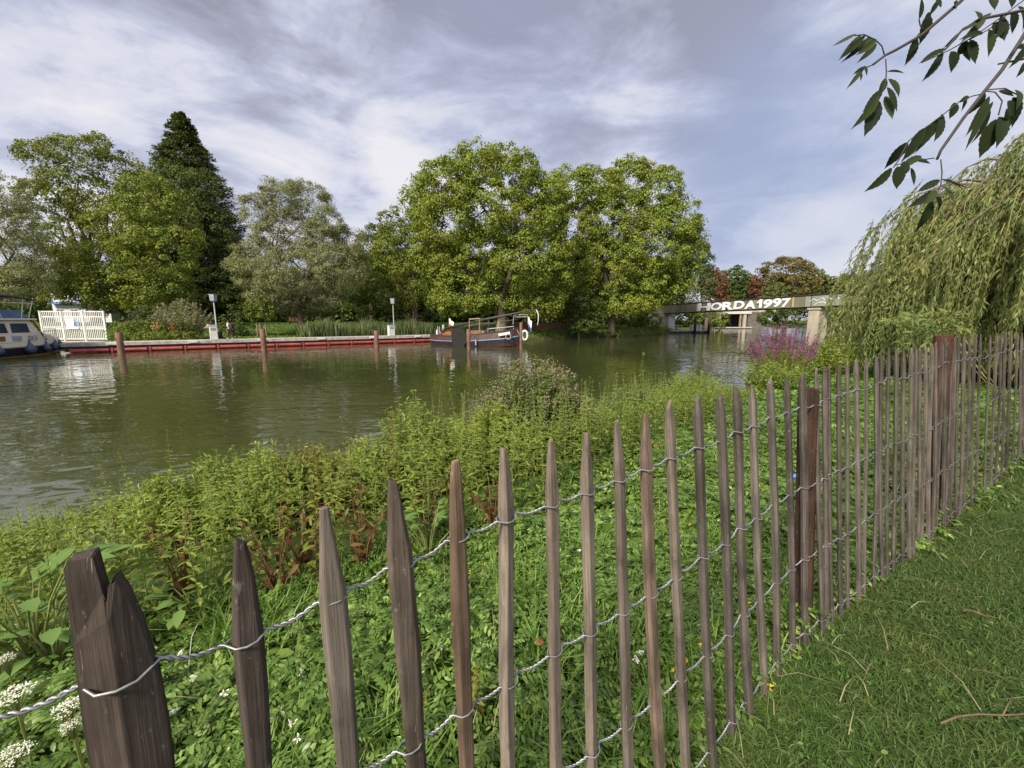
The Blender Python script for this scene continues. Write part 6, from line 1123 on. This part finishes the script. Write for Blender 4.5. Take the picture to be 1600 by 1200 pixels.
s9 = .985 * Lt; mb = MB(); mb.box(((s9 + s1) / 2, -.006, bh / 2), (s1 - s9, .012, bh - .1)); mb.build('painted_panel', paint('grey_green_paint', (.22, .24, .19), .8, .25, .6), t); mb = MB(); mb.box((s9 * 1.0 + .9, -.03, bh / 2), (.1, .05, bh)); mb.box((s9 - .02, -.03, bh / 2), (.06, .05, bh)); mb.build('seam', M_DARK, t)
M_GRW = paint('white_spray_paint', (.70, .71, .74), .75, .2, 2.2, c2=(.46, .47, .53)); M_GRB = paint('black_spray_paint', (.02, .02, .022), .7, .3, 2)
def s_at(px): k_ = (px - 800) / F * CP; return (k_ * LB0[1] - LB0[0]) / (tb[0] - k_ * tb[1]) * Lt
def text_mesh(name, body, off, ext):
    cu = bpy.data.curves.new(name, 'FONT'); cu.body = body; cu.size = 1; cu.offset = off; cu.extrude = ext; cu.fill_mode = 'BOTH'; o = bpy.data.objects.new(name, cu); col.objects.link(o); dg = bpy.context.evaluated_depsgraph_get(); me = bpy.data.meshes.new_from_object(o.evaluated_get(dg)); bpy.data.objects.remove(o); me.transform(Matrix.Rotation(R(90), 4, 'X')); return me
a0, a1 = s_at(1090), s_at(1233); pxs = [1089, 1109, 1127, 1145, 1162, 1180, 1190, 1205, 1219, 1233]
for i, ch in enumerate('HORDA1997'):
    x0, x1 = s_at(pxs[i]), s_at(pxs[i + 1])
    for nm, off, dy, mt in (('graffiti_outline', .082, -.03, M_GRB), ('graffiti_letter', .045, -.055, M_GRW)):
        if ch == '1':
            tmp = MB(); tmp.prism([(0, .70), (.42, 1.0), (.82, 1.0), (.82, 0), (.38, 0), (.38, .68), (.12, .52)] if off < .05 else [(-.12, .72), (.36, 1.05), (.95, 1.05), (.95, 0), (.28, 0), (.28, .5), (.05, .38)], -.008, .008); me = bpy.data.meshes.new(nm); me.from_pydata(tmp.v, [], tmp.f)
        else: me = text_mesh(nm, ch, off, .008)
        co_ = np.empty(len(me.vertices) * 3, np.float32); me.vertices.foreach_get('co', co_); co_ = co_.reshape(-1, 3); lo, hi = co_[:, [0, 2]].min(0), co_[:, [0, 2]].max(0); g_ = (.05 if off < .05 else -.03)
        w_ = x1 - x0; w_ = w_ if ch != '1' else w_ * .92; co_[:, 0] = x0 + g_ * .4 + (co_[:, 0] - lo[0]) / (hi[0] - lo[0]) * (w_ - g_ * .8); co_[:, 2] = .07 + g_ + (co_[:, 2] - lo[1]) / (hi[1] - lo[1]) * (bh - .14 - 2 * g_); co_[:, 0] += (co_[:, 2] - bh / 2) * (.12 + .06 * math.sin(i * 2.3)); co_[:, 2] = bh / 2 + (co_[:, 2] - bh / 2) * (1 - .05 * abs(math.sin(i * 1.7))) + .04 * math.sin(i * 2.9); co_[:, 1] += dy
        me.vertices.foreach_set('co', co_.ravel()); me.materials.append(mt); me.update(); link(bpy.data.objects.new(nm, me), t)
mb = MB(); mb.box((a0 - .28, -.02, bh / 2), (.26, .03, bh - .12)); mb.box((a1 + .35, -.02, bh / 2), (.22, .03, bh - .12)); mb.build('ochre_patch', paint('ochre_spray', (.42, .34, .12), .8, .3, 2), t)
for pts in ([(1262, .75), (1268, 1.1), (1274, .8), (1282, 1.2), (1287, .7)], [(1270, .25), (1275, .55), (1284, .6), (1289, .3)], [(1293, 1.1), (1299, .8), (1304, 1.15), (1308, .9)]): mb = MB(); mb.tube([(s_at(a), -.03, b * bh / 1.68) for a, b in pts], .055, 5); mb.build('graffiti_scrawl', M_GRW, t)
cp = LB0 + tb * 1.03; mb = MB(); zt = bz(1.03) - .2 - WATER
mb.box((0, 1.25, zt / 2 - .8), (1.5, 2.3, zt + 1.6)); mb.box((0, 1.25, zt - .12), (1.8, 2.6, .28)); o = mb.build('bridge_pier', M_CONC, bevel=.05); o.location = V(cp + [0, 0, WATER]); o.rotation_euler = (0, 0, math.atan2(tb[1], tb[0])); tag(o, 'square concrete pier carrying the graffitied footbridge', 'pier')
cp = LB0 + tb * -.06; mb = MB(); zt = bz(-.06) + .4; mb.box((0, 1.3, zt / 2 - .5), (3.5, 4.2, zt + 1)); o = mb.build('bridge_abutment', M_CONC, bevel=.06); o.location = V([cp[0], cp[1], 0]); o.rotation_euler = (0, 0, math.atan2(tb[1], tb[0])); tag(o, 'shaded concrete abutment under the left end of the footbridge', 'abutment')
M_GULL = paint('white_feathers', (.78, .78, .76), .8, .08, 9)
for px, sc, lab in ((1070, 1.5, 'white gull perched on the olive left part of the footbridge'), (1067, 1.0, 'smaller white gull beside the larger gull on the footbridge'), (1108, 1.4, 'white gull perched above the graffiti letters')):
    p = LB0 + tb * (s_at(px) / Lt) + np.array([-tb[1], tb[0], 0]) / Lt * .5; t2 = thing('gull', lab, 'bird', p + np.array([0, 0, bz(s_at(px) / Lt) + bh + .11]), R(200)); mb = MB(); mb.rings([[(x * sc, r_ * .8 * math.cos(a) * sc, (.24 + z + r_ * math.sin(a)) * sc) for a in np.linspace(0, 5.5, 8)] for x, z, r_ in ((-.30, .0, .012), (-.20, -.01, .045), (-.05, 0, .085), (.08, .03, .085), (.15, .09, .055), (.18, .15, .05), (.23, .16, .045), (.27, .15, .02), (.31, .14, .006))]); mb.build('body', M_GULL, t2, smooth=True)
    for k in (-.04, .04): mb = MB(); mb.tube([(.0, k * sc, 0), (0, k * sc, .18 * sc)], .012 * sc, 5); mb.build('leg', M_TAN, t2)
    for k in (-1, 1): mb = MB(); mb.ball((-.08 * sc, k * .075 * sc, .25 * sc), (.19 * sc, .022 * sc, .06 * sc), 8, 5); mb.build('wing', M_GREYM, t2, smooth=True)
# second bridge far behind with a dark opening
Yd = 128; x0, x1 = (1117 - 800) / F * CP * Yd, (1182 - 800) / F * CP * Yd; t = thing('road_bridge', 'far low road bridge with pale beam and dark openings beyond the footbridge', 'bridge', (x0, Yd, WATER)); W_ = x1 - x0
zt = EYE + (500 - 485) / F * Yd - WATER; mb = MB(); mb.box((W_ / 2 + 1, 3, zt - .35), (W_ + 10, 6, .7)); mb.build('deck', M_CONC, t, bevel=.04); mb = MB(); mb.box((W_ * .5, -.12, zt - .75), (W_ * .72, .24, .8)); mb.build('beam', paint('pale_beam', (.50, .48, .45), .8, .15, 1), t)
for k, w_ in ((.13, .5), (.62, .4), (.72, .9)): mb = MB(); mb.box((W_ * k, .3, (zt - .7) / 2 - 1), (w_, .6, zt + 1.2)); mb.build('pier', paint('stained_concrete', (.30, .22, .18), .9, .4, .8) if w_ < .6 else M_CONC, t)
mb = MB(); mb.box((W_ * .02, 1.6, (zt - .8) / 2 - .6), (1.6, 3, zt + .2)); mb.build('abutment', paint('grey_masonry', (.125, .112, .10), .9, .4, 1), t); mb = MB(); mb.box((W_ * .98, 1.6, (zt - .8) / 2 - .6), (4.5, 3, zt + .2)); mb.build('abutment', paint('grey_masonry', (.125, .112, .10), .9, .4, 1), t); mb = MB(); mb.box((W_ * .5, 6.2, (zt - .8) / 2 - .6), (W_ + 6, .3, zt)); mb.build('opening_shade_sheet', M_DARK, t); mb = MB(); mb.box((W_ * .45, .0, .35), (W_ * .9, .5, .35)); mb.build('timber_fender', M_DECK, t)  # near-black sheet across the back stands in for shade inside the bridge openings
# small landing left of it
Yd = 86; x0, x1 = (1036 - 800) / F * CP * Yd, (1110 - 800) / F * CP * Yd; W_ = x1 - x0; t = thing('small_jetty', 'small jetty with white tubs and dark piles under the footbridge', 'jetty', (x0, Yd, WATER)); mb = MB(); mb.box((W_ / 2, .9, .42), (W_, 1.9, .22)); mb.build('deck', M_DECK, t, bevel=.02); mb = MB(); mb.box((W_ / 2, .95, .1), (W_ - .3, 1.7, .40)); mb.build('pontoon', M_DARK, t)
mb = MB(); [mb.tube([(W_ * k, .2, .5), (W_ * k, .2, 1.55)], .04, 6) for k in (.26, .34, .42)]; mb.tube([(W_ * .2, .2, 1.52), (W_ * .42, .2, 1.52)], .04, 6); mb.tube([(W_ * .2, .2, 1.0), (W_ * .42, .2, 1.0)], .03, 6); mb.build('railing', M_WHITE_P, t)
def jx(px): return (px - 1036) / 74 * W_
for px, hpx in ((1085.5, 497), (1107, 498)):
    h_ = EYE + (500 - hpx) / F * Yd - WATER; mb = MB(); mb.lathe([(.26, -1.5), (.26, h_ - .1), (.2, h_)], n=12); o = mb.build('mooring_pile', M_BLACK, smooth=True); o.location = (x0 + jx(px), Yd - .4, WATER); tag(o, 'black mooring pile left of the white tubs on the small jetty' if px < 1100 else 'black mooring pile at the right end of the small jetty', 'pile')
for i, (px, lab) in enumerate(((1084, 'leftmost white tub on the small jetty beside the black pile'), (1091, 'white tub in the middle of the three on the small jetty'), (1097, 'rightmost white tub on the small jetty'))): mb = MB(); mb.lathe([(.34, 0), (.36, .08), (.36, 1.0), (.38, 1.02), (.38, 1.1), (.28, 1.13)], n=14); o = mb.build('white_tub', M_WHITE_P, smooth=False); o.location = (x0 + jx(px) + .05 * i, Yd + .8, WATER + .53); tag(o, lab, 'tub')
q = at(1048, 519, 87.5); mb = MB(); mb.box((0, 0, 1.3), (1.15, .9, 2.6)); mb.box((0, -.03, 2.66), (1.3, 1.0, .12)); o = mb.build('kiosk', paint('pale_grey_boarding', (.50, .54, .56), .7, .15, 2, stretch=(.3, .3, 8)), bevel=.02); o.location = (q[0], q[1], max(gz(q[0], q[1]), -.9)); tag(o, 'narrow pale grey kiosk at the left end of the small jetty', 'kiosk')
q = at(1040, 520, 85.2); t = thing('flower_tub', 'orange flowers in a tub at the left end of the small jetty', 'flowers', (q[0], q[1], WATER + .5)); mb = MB(); mb.lathe([(.3, -.3), (.42, .15), (.44, .2), (.3, .22)], n=10); mb.build('tub', M_BROWN, t); n = 90; P = rng.normal(size=(n, 3)) * [.5, .2, .18] + [0, 0, .45]; v, f = leafset(P, rng.normal(size=(n, 3)) + [0, 0, .4], rng.normal(size=(n, 3)), .25, .16); np_obj('blossoms', v, f, M_ORG, t)
